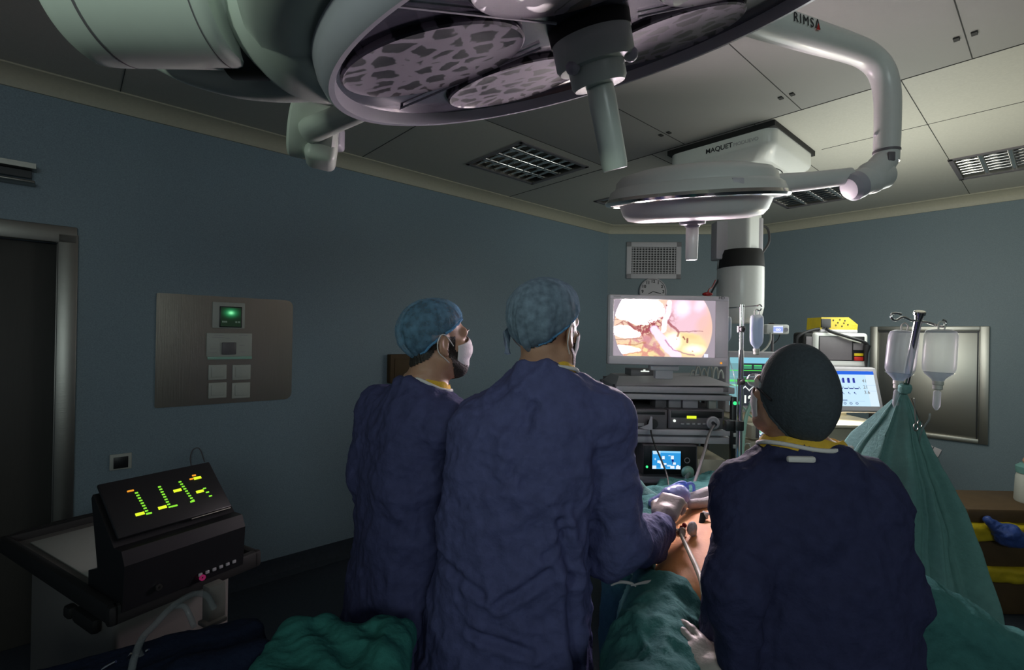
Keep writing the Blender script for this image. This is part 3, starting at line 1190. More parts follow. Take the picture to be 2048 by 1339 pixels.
b = MB()
stack(b, R3(CU_, CV_, 0), [(.70, .69, .07, HC - .033), (.70, .69, .07, HC - .110), (.685, .675, .075, HC - .132), (.56, .55, .09, HC - .19)], DL, DR)
cov = b.build('cover', M['white'], t)
b = MB()
b.lathe([(.252, -.003), (.258, -.003), (.258, .003), (.252, .003)], R3(CU_, CV_, HC - .19), UP, 56)
b.build('seam', M['ink'], cov)
fo = R3(3.08 - .002, 1.565, HC - .092)
lettering('MAQUET', fo, -DR, UP, .031, M['ink'], cov, bold=.0006)
lettering('MODUEVO', fo - DR * .180, -DR, UP, .022, M['grey'], cov)
colc = R3(CU_, CV_, 0)
b = MB()
stack(b, colc, [(.22, .22, .03, 2.04), (.22, .22, .03, HC - .18)], DL, DR)
b.build('column', M['white'], t)
b = MB()
b.box(colc - RV * .135 + UP * 2.33, (.085, .10, .26), None, .008)
b.build('side_box', M['lgrey'], t)
b = MB()
b.box(colc + RV * .125 + UP * 2.33, (.03, .10, .30), None, .006)
b.build('rail', M['lgrey'], t)
b = MB()
cap_c = colc - Vector((0, .02, 0))
stack(b, cap_c, [(.25, .25, .11, 2.26), (.275, .275, .12, 2.23), (.285, .285, .12, 2.14)], RV, Vector((0, 1, 0)))
b.build('collar', M['blackm'], t)
b = MB()
stack(b, cap_c, [(.13, .13, .06, 1.765), (.20, .20, .09, 1.775), (.26, .26, .11, 1.81), (.285, .285, .12, 1.87), (.285, .285, .12, 2.05), (.283, .283, .12, 2.145)], RV, Vector((0, 1, 0)))
b.build('arm_housing', M['white'], t)
b = MB()
p = colc + RV * .13
b.tube([p + UP * 2.44, p + RV * .06 + UP * 2.42, p + RV * .075 + UP * 2.33, p + RV * .03 + UP * 2.25, p + UP * 2.2], .008, smooth=6)
b.build('cable', M['rubber'], t)
b = MB()
b.tube([colc - RV * .13 + UP * 2.08, colc - RV * .18 + UP * 1.99, colc - RV * .20 + UP * 1.93, colc - RV * .17 + UP * 1.86], .006, smooth=6)
b.build('cable', M['rubber'], t)


# ------------------------------------------------------------------ large surgical lamp overhead
def cells_mat(name, base, dark):
    m = bpy.data.materials.new(name)
    m.use_nodes = True
    nt = m.node_tree
    bs = nt.nodes['Principled BSDF']
    bs.inputs['Roughness'].default_value = 0.3
    bs.inputs['Coat Weight'].default_value = 0.0
    tc = nt.nodes.new('ShaderNodeTexCoord')
    nz = nt.nodes.new('ShaderNodeTexNoise')
    nz.inputs['Scale'].default_value = 26
    nt.links.new(tc.outputs['Object'], nz.inputs['Vector'])
    ad = nt.nodes.new('ShaderNodeVectorMath')
    ad.operation = 'MULTIPLY_ADD'
    ad.inputs[1].default_value = (.03, .03, .03)
    nt.links.new(nz.outputs['Color'], ad.inputs[0])
    nt.links.new(tc.outputs['Object'], ad.inputs[2])
    vo = nt.nodes.new('ShaderNodeTexVoronoi')
    vo.feature = 'DISTANCE_TO_EDGE'
    vo.inputs['Scale'].default_value = 19
    vo.inputs['Randomness'].default_value = 0.75
    nt.links.new(ad.outputs[0], vo.inputs['Vector'])
    rp = nt.nodes.new('ShaderNodeValToRGB')
    rp.color_ramp.elements[0].position = 0.13
    rp.color_ramp.elements[0].color = (*base, 1)
    rp.color_ramp.elements[1].position = 0.17
    rp.color_ramp.elements[1].color = (*dark, 1)
    nt.links.new(vo.outputs['Distance'], rp.inputs[0])
    nt.links.new(rp.outputs[0], bs.inputs['Base Color'])
    mt = nt.nodes.new('ShaderNodeMapRange')
    mt.inputs['From Min'].default_value = 0.13
    mt.inputs['From Max'].default_value = 0.17
    mt.inputs['To Min'].default_value = 0.65
    mt.inputs['To Max'].default_value = 0.4
    nt.links.new(vo.outputs['Distance'], mt.inputs['Value'])
    nt.links.new(mt.outputs[0], bs.inputs['Roughness'])
    return m


M['cells'] = cells_mat('facet_reflector', (0.21, 0.19, 0.235), (0.020, 0.018, 0.026))
M['lensplate'] = mat('lens_surround', (0.075, 0.072, 0.10), 0.22, coat=0.4, speck=0.2, speck_scale=18)
M['lavender'] = mat('lamp_rim', (0.46, 0.45, 0.50), 0.28, speck=0.04, coat=0.2)

LC = Vector((0.141, 0.935, 2.208))
LN = Vector((0.274, 0.255, -1.0)).normalized()
L1 = (Vector((1, 0, 0)) - LN * LN.x).normalized()
L2 = LN.cross(L1)
t = thing('surgical_light', 'large round overhead surgical lamp with mottled reflectors, nearest us at the top', 'surgical light', LC)
b = MB()
b.lathe([(.474, -.034), (.477, -.004), (.483, .006), (.493, .007), (.499, 0), (.504, -.02), (.503, -.045), (.49, -.055)], LC, LN, 128)
b.build('rim', M['lavender'], t)
b = MB()
b.lathe([(.488, -.05), (.535, -.055), (.572, -.075), (.585, -.10), (.582, -.15), (.53, -.22), (.38, -.28), (.2, -.30), (0, -.30)], LC, LN, 96)
b.build('housing', M['lampwhite'], t)
b = MB()
b.lathe([(.0, -.032), (.30, -.032), (.45, -.030), (.476, -.018)], LC, LN, 96)
lens = b.build('lens_plate', M['lensplate'], t)
for k in range(5):
    a = math.radians(72 * k + 170)
    c = LC + L1 * (.300 * math.cos(a)) + L2 * (.300 * math.sin(a))
    b = MB()
    b.lathe([(.166, -.032), (.170, -.022), (.166, -.019), (.160, -.023), (.10, -.024), (0, -.024)], c, LN, 64)
    b.build('reflector', M['cells'], t)
for k in range(5):
    a = math.radians(72 * k + 134)
    d = L1 * math.cos(a) + L2 * math.sin(a)
    b = MB()
    b.tube([LC + d * .10 + LN * -.026, LC + d * .47 + LN * -.024], .0025, n=6)
    b.build('seam', M['lavender'], lens)
b = MB()
b.lathe([(.078, -.06), (.076, -.008), (.0, -.008)], LC, LN, 48)
b.build('handle_socket', M['blackm'], t)
b = MB()
b.lathe([(0, -.012), (.070, -.012), (.0745, -.008), (.0745, .034), (.069, .042), (.053, .044), (.053, .070), (.048, .078), (.029, .079), (0, .079)], LC, LN, 56)
hb = b.build('handle_mount', M['lampwhite'], t)
for k in range(3):
    a = math.radians(120 * k + 20)
    d = L1 * math.cos(a) + L2 * math.sin(a)
    b = MB()
    b.ball(LC + d * .066 + LN * .043, .0135, n=14)
    b.build('grip_nub', M['lavender'], hb)
b = MB()
b.lathe([(0, .07), (.0255, .07), (.0265, .10), (.0255, .225), (.0235, .235), (.021, .236), (.020, .232), (0, .232)], LC, LN, 36)
b.build('handle', M['lampwhite'], t)
# joints and yoke at the left
b = MB()
ax0, ax1 = Vector((-.715, .82, 2.212)), Vector((-.484, .82, 2.212))
X = Vector((1, 0, 0))
b.lathe([(0, 0), (.110, 0), (.1135, .004), (.1145, .020), (.1145, .236), (.112, .246), (.106, .251), (0, .251)], ax0, X, 64)
j = b.build('joint_cylinder', M['lampwhite'], t)
b = MB()
b.lathe([(.1152, .052), (.1152, .056)], ax0, X, 64)
b.build('seam', M['dgrey'], j)
b = MB()
b.lathe([(.1152, .226), (.1152, .228)], ax0, X, 64)
b.build('seam', M['dgrey'], j)
b = MB()
b.lathe([(0, -.02), (.064, -.02), (.066, .0), (.066, .045), (.064, .09), (0, .09)], ax1, X, 48)
b.build('joint_neck', M['lampwhite'], t)
b = MB()
b.lathe([(0, -.02), (.045, -.02), (.045, .11), (0, .11)], ax1 + Vector((0, .05, -.07)), X, 32)
b.build('joint_pin', M['black'], t)
b = MB()
b.tube([at(290, 112, 1.0), at(380, 138, .98), at(470, 152, .97), at(560, 156, .97), at(660, 150, .98)], [.014, .030, .040, .044, .046], n=20, smooth=6)
b.build('yoke_arm', M['lampwhite'], t)
b = MB()
b.ball(LC - L1 * .505 - LN * .135 + L2 * .02, (.115, .20, .115), axes(L1, L2, L1.cross(L2)), 36)
b.build('yoke_boss', M['lampwhite'], t)
b = MB()
b.cyl((-.56, .82, 2.28), (-.56, .82, HC), .055, n=32)
b.build('suspension_pole', M['lampwhite'], t)
b = MB()
kc = at(608, 258, 1.45)
kd = Vector((.93, .32, -.12)).normalized()
b.lathe([(0, -.035), (.078, -.035), (.084, -.028), (.084, .0), (.080, .006), (.080, .085), (.070, .095), (0, .095)], kc, kd, 40)
b.box(kc + kd * .05 + Vector((0, 0, -.045)), (.085, .12, .10), axes(kd, kd.cross(UP).normalized() * -1, kd.cross(kd.cross(UP)).normalized() * -1), .02, 3)
kn = b.build('arm_knuckle', M['lampwhite'], t)
b = MB()
b.box(at(674, 275, 1.52), (.035, .06, .075), None, .012, 3)
b.build('knuckle_cap', M['lavender'], kn)
b = MB()
b.tube([at(618, 262, 1.40), at(660, 244, 1.36), at(712, 222, 1.30), Vector((-.28, 1.2, 2.27))], [.036, .033, .031, .031], n=20)
b.build('arm_tube', M['lampwhite'], t)

# ------------------------------------------------------------------ small surgical lamp on its long arm
SY = 1.90
SCn = at(1386, 399, SY)
SN = Vector((.065, .20, -1)).normalized()
t = thing('surgical_light', 'small white dome surgical lamp with chrome rim hanging above the monitor on a bent arm', 'surgical light', SCn)
b = MB()
b.lathe([(.322, -.012), (.310, -.040), (.292, -.052), (.287, -.076), (.268, -.095), (.20, -.112), (.10, -.119), (0, -.121)], SCn, SN, 72)
b.build('dome', M['white'], t)
b = MB()
b.lathe([(.316, -.014), (.328, -.011), (.333, 0), (.329, .009), (.318, .012), (.312, 0)], SCn, SN, 96)
b.build('chrome_rim', M['chrome'], t)
b = MB()
b.lathe([(.318, .006), (.276, .012), (.262, .050), (.244, .070), (.20, .078), (0, .082)], SCn, SN, 72)
b.build('lens_bowl', M['white'], t)
b = MB()
b.lathe([(0, .078), (.050, .078), (.048, .092), (.030, .096), (.026, .104), (0, .104)], SCn, SN, 32)
hb = b.build('handle_mount', M['lavender'], t)
b = MB()
hp = SCn + SN * .1
b.lathe([(0, 0), (.0225, 0), (.0235, .02), (.0225, .122), (.020, .130), (0, .130)], hp, Vector((0.01, .06, -1)), 32)
b.build('handle', M['white'], t)
b = MB()
dp_ = (Vector((.1, -1, 0)) - SN * Vector((.1, -1, 0)).dot(SN)).normalized()
b.box(SCn + dp_ * .306 - SN * .034, (.04, .016, .022), None, .005)
b.build('latch', M['lgrey'], t)
b = MB()
b.tube([at(1500, 374, SY), at(1560, 367, SY), at(1625, 361, SY), at(1700, 352, SY)], [.046, .038, .034, .032], n=20)
b.build('lamp_arm', M['white'], t)
b = MB()
b.box(at(1548, 368, SY - .045), (.024, .03, .024), None, .004)
b.build('arm_clip', M['black'], t)
b = MB()
k0 = at(1742, 355, SY)
b.ball(k0, (.060, .055, .062), n=28)
b.lathe([(0, -.075), (.046, -.075), (.052, -.06), (.052, .06), (.046, .07), (0, .07)], k0 + Vector((0, 0, -.005)), Vector((1, .15, .35)), 36)
b.cyl(k0 + Vector((.01, 0, .01)), at(1772, 318, SY), .052, .044, 28)
kn = b.build('arm_knuckle', M['white'], t)
b = MB()
b.lathe([(.053, 0), (.053, .03), (.040, .045), (0, .047)], k0 + Vector((-.055, -.01, -.030)), Vector((-.9, -.1, -.45)), 32)
b.build('knuckle_cap', M['lavender'], kn)
b = MB()
PB = [at(1772, 325, SY), at(1775, 250, SY), at(1774, 185, SY), at(1762, 140, SY - .01), at(1735, 112, SY - .03), at(1695, 95, SY - .08), at(1620, 72, SY - .18), at(1520, 40, SY - .30), at(1440, 10, SY - .39)]
b.tube(PB, [.043, .044, .045, .045, .046, .048, .051, .053, .053], n=24, smooth=6)
bp = b.build('bent_pipe', M['white'], t)
b = MB()
b.cyl(at(1773, 306, SY), at(1773, 301, SY), .0455, n=28)
b.build('seam', M['dgrey'], bp)
b = MB()
b.box(at(1783, 312, SY - .045), (.026, .008, .034), None, .003)
b.build('switch_plate', M['dgrey'], t)
b = MB()
for px, py in ((1753, 268), (1797, 256)):
    b.ball(at(px, py, SY), .010, n=12)
b.build('screw_cap', M['lgrey'], bp)
dv = (at(1620, 72, SY - .18) - at(1520, 40, SY - .30)).normalized()
nv = (UV - dv * UV.dot(dv)).normalized()
q = at(1556, 52, SY - .26)
off = dv.cross(nv) * .0535
ltr = lettering('RIMS\u039b', q + off + nv * -.012, dv, nv, .031, M['ink'], bp, spacing=1.28)
b = MB()
tp = q + off + dv * .120 - nv * .016
b.prism([(0, 0), (.018, 0), (.011, .022)], .0008, tp + dv.cross(nv) * .001, dv, nv)
b.build('emblem', M['red'], bp, False)
# run of the boom to its ceiling mount, hidden behind the large lamp
b = MB()
e0 = at(1440, 10, SY - .39)
b.tube([e0, e0 + Vector((-.03, -.01, .03)), e0 + Vector((-.05, -.015, .10)), Vector((e0.x - .05, e0.y - .015, HC))], [.053, .053, .053, .056], n=20, smooth=5)
b.build('ceiling_boom', M['white'], t)


# ------------------------------------------------------------------ video tower
TY = 2.80
FX, FY = Vector((1, 0, 0)), Vector((0, 1, 0))


def zpx(py, Y=TY, px=1340):
    return at(px, py, Y).z


def xpx(px, Y=TY, py=800):
    return at(px, py, Y).x


def fbox(x0, y0, x1, y1, Y, depth, m, name, parent, bevel=.004, front=0.0):
    """box whose front face fills the pixel rectangle at distance Y; goes back by depth"""
    a, c = at(x0, y0, Y), at(x1, y1, Y)
    b = MB()
    b.box(((a.x + c.x) / 2, Y + depth / 2 - front, (a.z + c.z) / 2), (abs(c.x - a.x), depth, abs(a.z - c.z)), None, bevel)
    return b.build(name, m, parent)


TX0, TX1 = xpx(1236), xpx(1462)
TXc = (TX0 + TX1) / 2
t = thing('equipment_tower', 'wheeled grey equipment tower with shelves under the bright monitor', 'equipment trolley', (TXc, TY + .25, 0))
for nm, y0, y1, ov in (('shelf', 788, 799, .01), ('shelf', 858, 869, .0), ('shelf', 952, 966, .03)):
    b = MB()
    za, zb_ = zpx(y0), zpx(y1)
    b.box((TXc, TY + .24, (za + zb_) / 2), (TX1 - TX0 + ov, .50, za - zb_), None, .005)
    b.build(nm, M['lgrey'] if y0 > 800 else M['grey'], t)
b = MB()
za, zb_ = zpx(873), zpx(886)
b.box((TXc + .02, TY + .22, (za + zb_) / 2), (TX1 - TX0 - .02, .44, za - zb_), None, .005)
b.build('drawer_tray', M['lgrey'], t)
b = MB()
b.box((TXc, TY + .26, .26), (TX1 - TX0, .52, .10), None, .02)
b.build('base', M['grey'], t)
for sx in (0, 1):
    b = MB()
    x = (TX0 - .012, TX1 + .012)[sx]
    b.box((x, TY + .40, (zpx(772) + .25) / 2), (.035, .06, zpx(772) - .25), None, .006)
    b.build('post', M['dgrey'], t)
b = MB()
b.box((TXc, TY + .47, .85), (TX1 - TX0, .012, 1.1), None, .002)
b.build('back_panel', M['dgrey'], t)
b = MB()
b.box((TX1 + .008, TY - .012, (zpx(790) + zpx(942)) / 2), (.030, .03, zpx(790) - zpx(942)), None, .004)
pst = b.build('front_post', M['black'], t)
for y in (865, 888):
    b = MB()
    b.box((TX1 + .011, TY - .030, zpx(y)), (.018, .006, .022), None, .002)
    b.build('sticker', M['white'], pst)
b = MB()
b.box((TX1 + .042, TY + .01, (zpx(800) + .28) / 2), (.028, .03, zpx(800) - .28), None, .004)
b.build('front_post', M['lgrey'], t)
b = MB()
b.cyl((TX0 - .025, TY, zpx(812)), (TX0 - .025, TY, zpx(770)), .006, n=12)
b.build('front_post', M['black'], t)
for sx in (-1, 1):
    for sy in (0, 1):
        w = thing_pos = Vector((TXc + sx * .27, TY + .06 + sy * .40, .06))
        b = MB()
        b.cyl(w - FX * .02, w + FX * .02, .06, n=24)
        b.box(w + UP * .09, (.05, .05, .12), None, .01)
        b.build('caster', M['rubber'], t)
b = MB()
b.box((TXc, TY + .2, (zpx(736) + zpx(772)) / 2), (.07, .05, zpx(730) - zpx(776)), None, .008)
b.build('monitor_post', M['lgrey'], t)
lf = fbox(1395, 918, 1451, 955, TY + .02, .36, M['cream'], 'drawer', t, .004)

# top case under the monitor
t = thing('video_recorder', 'wide grey case with sloping lid on the top shelf of the tower', 'recorder', (TXc, TY, zpx(788)))
c = fbox(1232, 771, 1470, 788, TY - .02, .40, M['grey'], 'case', t, .006)
b = MB()
a0, a1 = at(1232, 771, TY - .02), at(1470, 771, TY - .02)
hz = zpx(756) - zpx(771)
b.add([a0, a1, a1 + Vector((0, .40, 0)), a0 + Vector((0, .40, 0)), a0 + Vector((.05, .16, hz)), a1 + Vector((-.10, .16, hz)), a1 + Vector((-.10, .4, hz)), a0 + Vector((.05, .4, hz))],
      [(3, 2, 1, 0), (0, 1, 5, 4), (1, 2, 6, 5), (2, 3, 7, 6), (3, 0, 4, 7), (4, 5, 6, 7)])
b.build('lid', M['grey'], t, False)
fbox(1447, 775, 1457, 784, TY - .022, .004, M['dgrey'], 'emblem', t, .001)
t = thing('camera_head_tray', 'low pale tray with a lit white mark behind the monitor stand', 'tray', at(1290, 757, TY + .20))
fbox(1262, 738, 1330, 756, TY + .16, .16, M['dgrey'], 'case', t, .004)
b = MB()
p = at(1290, 742, TY + .158)
b.box(p, (.05, .003, .006))
b.box(p + Vector((-.004, 0, .007)), (.012, .003, .006))
b.build('lit_mark', M['led_w'], t, False)
b = MB()
for k, (px, h) in enumerate(((1380, .05), (1390, .075), (1402, .06), (1414, .08), (1426, .07), (1436, .05))):
    p = at(px, 757, TY + .14)
    b.tube([p, p + Vector((.006, 0, h * .7)), p + Vector((.022, .01, h)), p + Vector((.036, .02, h * .6)), p + Vector((.04, .02, 0))], .005, n=8, smooth=5)
tag(b.build('cable_bundle', M['ivory'], None, loc=at(1408, 757, TY + .14)), 'bundle of pale looped leads behind the right of the monitor stand', 'cables')

# small boxes hanging / standing in the gap
GAP = [('carton', 1311, 1333, 790, 806, 'dgrey', 'dark small carton on the tower shelf, leftmost of three'),
       ('carton', 1338, 1362, 790, 805, 'grey', 'grey small carton on the tower shelf, middle of three'),
       ('carton', 1366, 1396, 789, 808, 'lgrey', 'pale small carton on the tower shelf, rightmost of three')]


# devices on shelf two
def device(name, label, cat, x0, y0, x1, y1, Y, depth, body, face, parts=True):
    a = at((x0 + x1) / 2, y1, Y)
    t = thing(name, label, cat, a)
    fbox(x0, y0, x1, y1, Y, depth, body, 'case', t, .005)
    fbox(x0 + 2, y0 + 2, x1 - 2, y1 - 2, Y - .004, .006, face, 'front_panel', t, .002)
    return t


d1 = device('camera_controller', 'dark flat video controller at the left of the tower shelf with a green light', 'video controller', 1241, 817, 1334, 858, TY + .0, .40, M['dgrey'], M['dgrey'])
fbox(1255, 822, 1330, 829, TY - .008, .004, M['black'], 'slot', d1, .001)
fbox(1252, 845, 1288, 852, TY - .008, .004, M['grey'], 'label_strip', d1, .001)
b = MB()
b.ball(at(1242, 824, TY - .012), .006, n=12)
b.build('indicator', M['led_gr'], d1)
b = MB()
p = at(1304, 846, TY - .006)
b.lathe([(0, 0), (.028, 0), (.028, -.022), (.016, -.024), (0, -.024)], p, FY, 24)
b.build('socket', M['rubber'], d1)
d2 = device('light_source', 'dark light source on the tower with a yellow digital readout and round pale socket', 'light source', 1337, 818, 1448, 858, TY, .40, M['dgrey'], M['dgrey'])
fbox(1343, 821, 1444, 836, TY - .008, .004, M['black'], 'display_strip', d2, .001)
fbox(1374, 831, 1393, 837, TY - .013, .004, M['led_y'], 'readout', d2, .001)
b = MB()
p = at(1425, 845, TY - .006)
b.lathe([(0, 0), (.037, 0), (.037, -.012), (.031, -.015), (.024, -.012), (.024, -.008), (0, -.008)], p, FY, 40)
sk_ = b.build('socket', M['lgrey'], d2)
b = MB()
b.cyl(p + Vector((0, -.006, 0)), p + Vector((0, -.04, -.004)), .010, .008, 16)
b.build('plug', M['black'], sk_)
for k, m in ((0, 'led_w'),):
    b = MB()
    b.ball(at(1349, 841, TY - .009), .008, n=12)
    b.build('power_button', M[m], d2)
b = MB()
for x in (1365, 1376, 1387, 1398, 1408):
    b.box(at(x, 847, TY - .009), (.018, .004, .010), None, .001)
b.build('button', M['grey'], d2)
# light guide
b = MB()
b.tube([p + Vector((0, -.03, -.004)), at(1418, 868, TY - .10), at(1408, 905, TY - .22), at(1398, 938, TY - .35), at(1388, 968, TY - .5), at(1384, 990, TY - .62)], .0078, n=10, smooth=8)
tag(b.build('light_cable', M['dgrey'], None, loc=p), 'dark grey light cable running down from the round pale socket of the tower', 'cable')
p = at(1304, 846, TY - .03)
b = MB()
b.tube([p, at(1302, 862, TY - .06), at(1308, 885, TY - .09), at(1322, 918, TY - .2), at(1334, 950, TY - .32), at(1338, 975, TY - .4)], .0048, n=8, smooth=8)
tag(b.build('camera_cable', M['black'], None, loc=p), 'thin black camera cable hanging across the blue screened device', 'cable')
b = MB()
p = at(1296, 848, TY - .07)
b.prism([(-.05, -.02), (.0, .0), (.012, .045), (.022, .042), (.024, -.03), (.0, -.028)], .006, p, FX, UP)
tag(b.build('connector_flap', M['lgrey'], None, loc=p), 'pale pointed tag hanging on the left controller of the tower', 'tag')
# things on the shelf in the gap
for nm, x0, x1, y0, y1, mm, lab in GAP:
    o = fbox(x0, y0 + 3, x1, 817, TY + .08, .12, M[mm], nm, None, .003)
    tag(o, lab, 'carton', 'cartons on the tower')
o = fbox(1418, 799, 1432, 817, TY + .06, .05, M['ivory'], 'swab_pack', None, .003)
tag(o, 'small upright pale pack on the tower right of the cartons', 'pack')

# insufflator
IY = TY - .03
t = device('gas_insufflator', 'black gas insufflator with a bright blue touch screen on the lower tower shelf', 'insufflator', 1286, 889, 1394, 951, IY, .38, M['dgrey'], M['black'])
def insuff(u, v):
    c = np.tile(np.array([[.03, .32, .75]]), (len(u), 1))
    c[v < .10] = (.25, .65, 1.0)
    c[v > .93] = (.08, .45, .9)
    def r(x0, y0, x1, y1, col):
        c[(u > x0) & (u < x1) & (v > y0) & (v < y1)] = col
    W = (.85, .95, 1.05)
    r(.02, .0, .28, .18, (.55, .8, 1.0)); r(.34, .28, .44, .46, W); r(.66, .25, .76, .45, W)
    r(.56, .22, .64, .28, (.5, .75, 1)); r(.68, .46, .76, .58, (.01, .02, .2)); r(.34, .46, .43, .5, (.01, .02, .2))
    r(.18, .53, .34, .66, W); r(.25, .66, .30, .70, W); r(.08, .40, .12, .52, (.5, .75, 1))
    r(.30, .68, .42, .95, W); r(.40, .66, .50, .76, W); r(.70, .60, .76, .72, (.01, .02, .2)); r(.73, .63, .83, .74, W)
    r(.52, .76, .66, .86, (.55, .8, 1)); r(.64, .82, .78, .97, W); r(.84, .82, 1, 1, W); r(0, .82, .14, 1, (.75, .9, 1.05)); r(.88, .76, .94, .84, W)
    return c
fbox(1302, 899, 1363, 940, IY - .008, .004, M['black'], 'bezel', t, .001)
a, c = at(1305, 901, IY - .009), at(1361, 938, IY - .009)
paint('screen', a, FX, UP, c.x - a.x, a.z - c.z, 110, 74, insuff, t)
b = MB()
b.ball(at(1294, 933, IY - .008), .007, n=12)
b.build('indicator', M['led_gr'], t)
b = MB()
b.lathe([(.012, 0), (.016, 0), (.016, -.004), (.012, -.004)], at(1374, 920, IY - .005), FY, 24)
b.build('dial_ring', M['grey'], t)
b = MB()
pq = at(1374, 943, IY - .005)
b.lathe([(0, 0), (.032, 0), (.036, -.012), (.030, -.028), (.012, -.034), (0, -.034)], pq, FY, 28)
tag(b.build('gas_filter', M['greentube'], None, loc=pq), 'round pale filter plugged into the front of the blue screened device', 'filter')
b = MB()
b.tube([pq + Vector((0, -.034, 0)), at(1373, 955, IY - .09), at(1372, 975, IY - .2), at(1371, 1000, IY - .35)], .011, n=12, smooth=6)
tag(b.build('gas_hose', M['tube'], None, loc=pq), 'clear gas hose dropping from the round pale filter', 'hose')

# ------------------------------------------------------------------ the main monitor
MY = 2.72
a, c = at(1218, 588, MY), at(1455, 733, MY)
t = thing('surgical_monitor', 'large flat monitor showing a bright laparoscopic view of tissue', 'monitor', at(1337, 733, MY))
MW, MH = c.x - a.x, a.z - c.z
ma = Vector((1, -.035, -.004)).normalized()
mu = UP
mn = ma.cross(mu)
mc = (a + c) / 2
MR = axes(ma, -mn, mu)
b = MB()
b.box(mc - mn * .03, (MW, .06, MH), MR, .010, 3)
b.build('case', M['lgrey'], t)
b = MB()
sx0, sy0, sx1, sy1 = .045, .068, .885, .872
fr = [(0, 0), (1, 0), (1, 1), (0, 1)]
for x0, y0, x1, y1 in ((0.01, 0.01, .99, sy0), (0.01, sy1, .99, .99), (0.01, sy0, sx0, sy1), (sx1, sy0, .99, sy1)):
    b.box(mc + ma * ((x0 + x1) / 2 - .5) * MW - mu * ((y0 + y1) / 2 - .5) * MH + mn * .004, ((x1 - x0) * MW, .010, (y1 - y0) * MH), MR, .003)
bz = b.build('bezel', M['lgrey'], t)


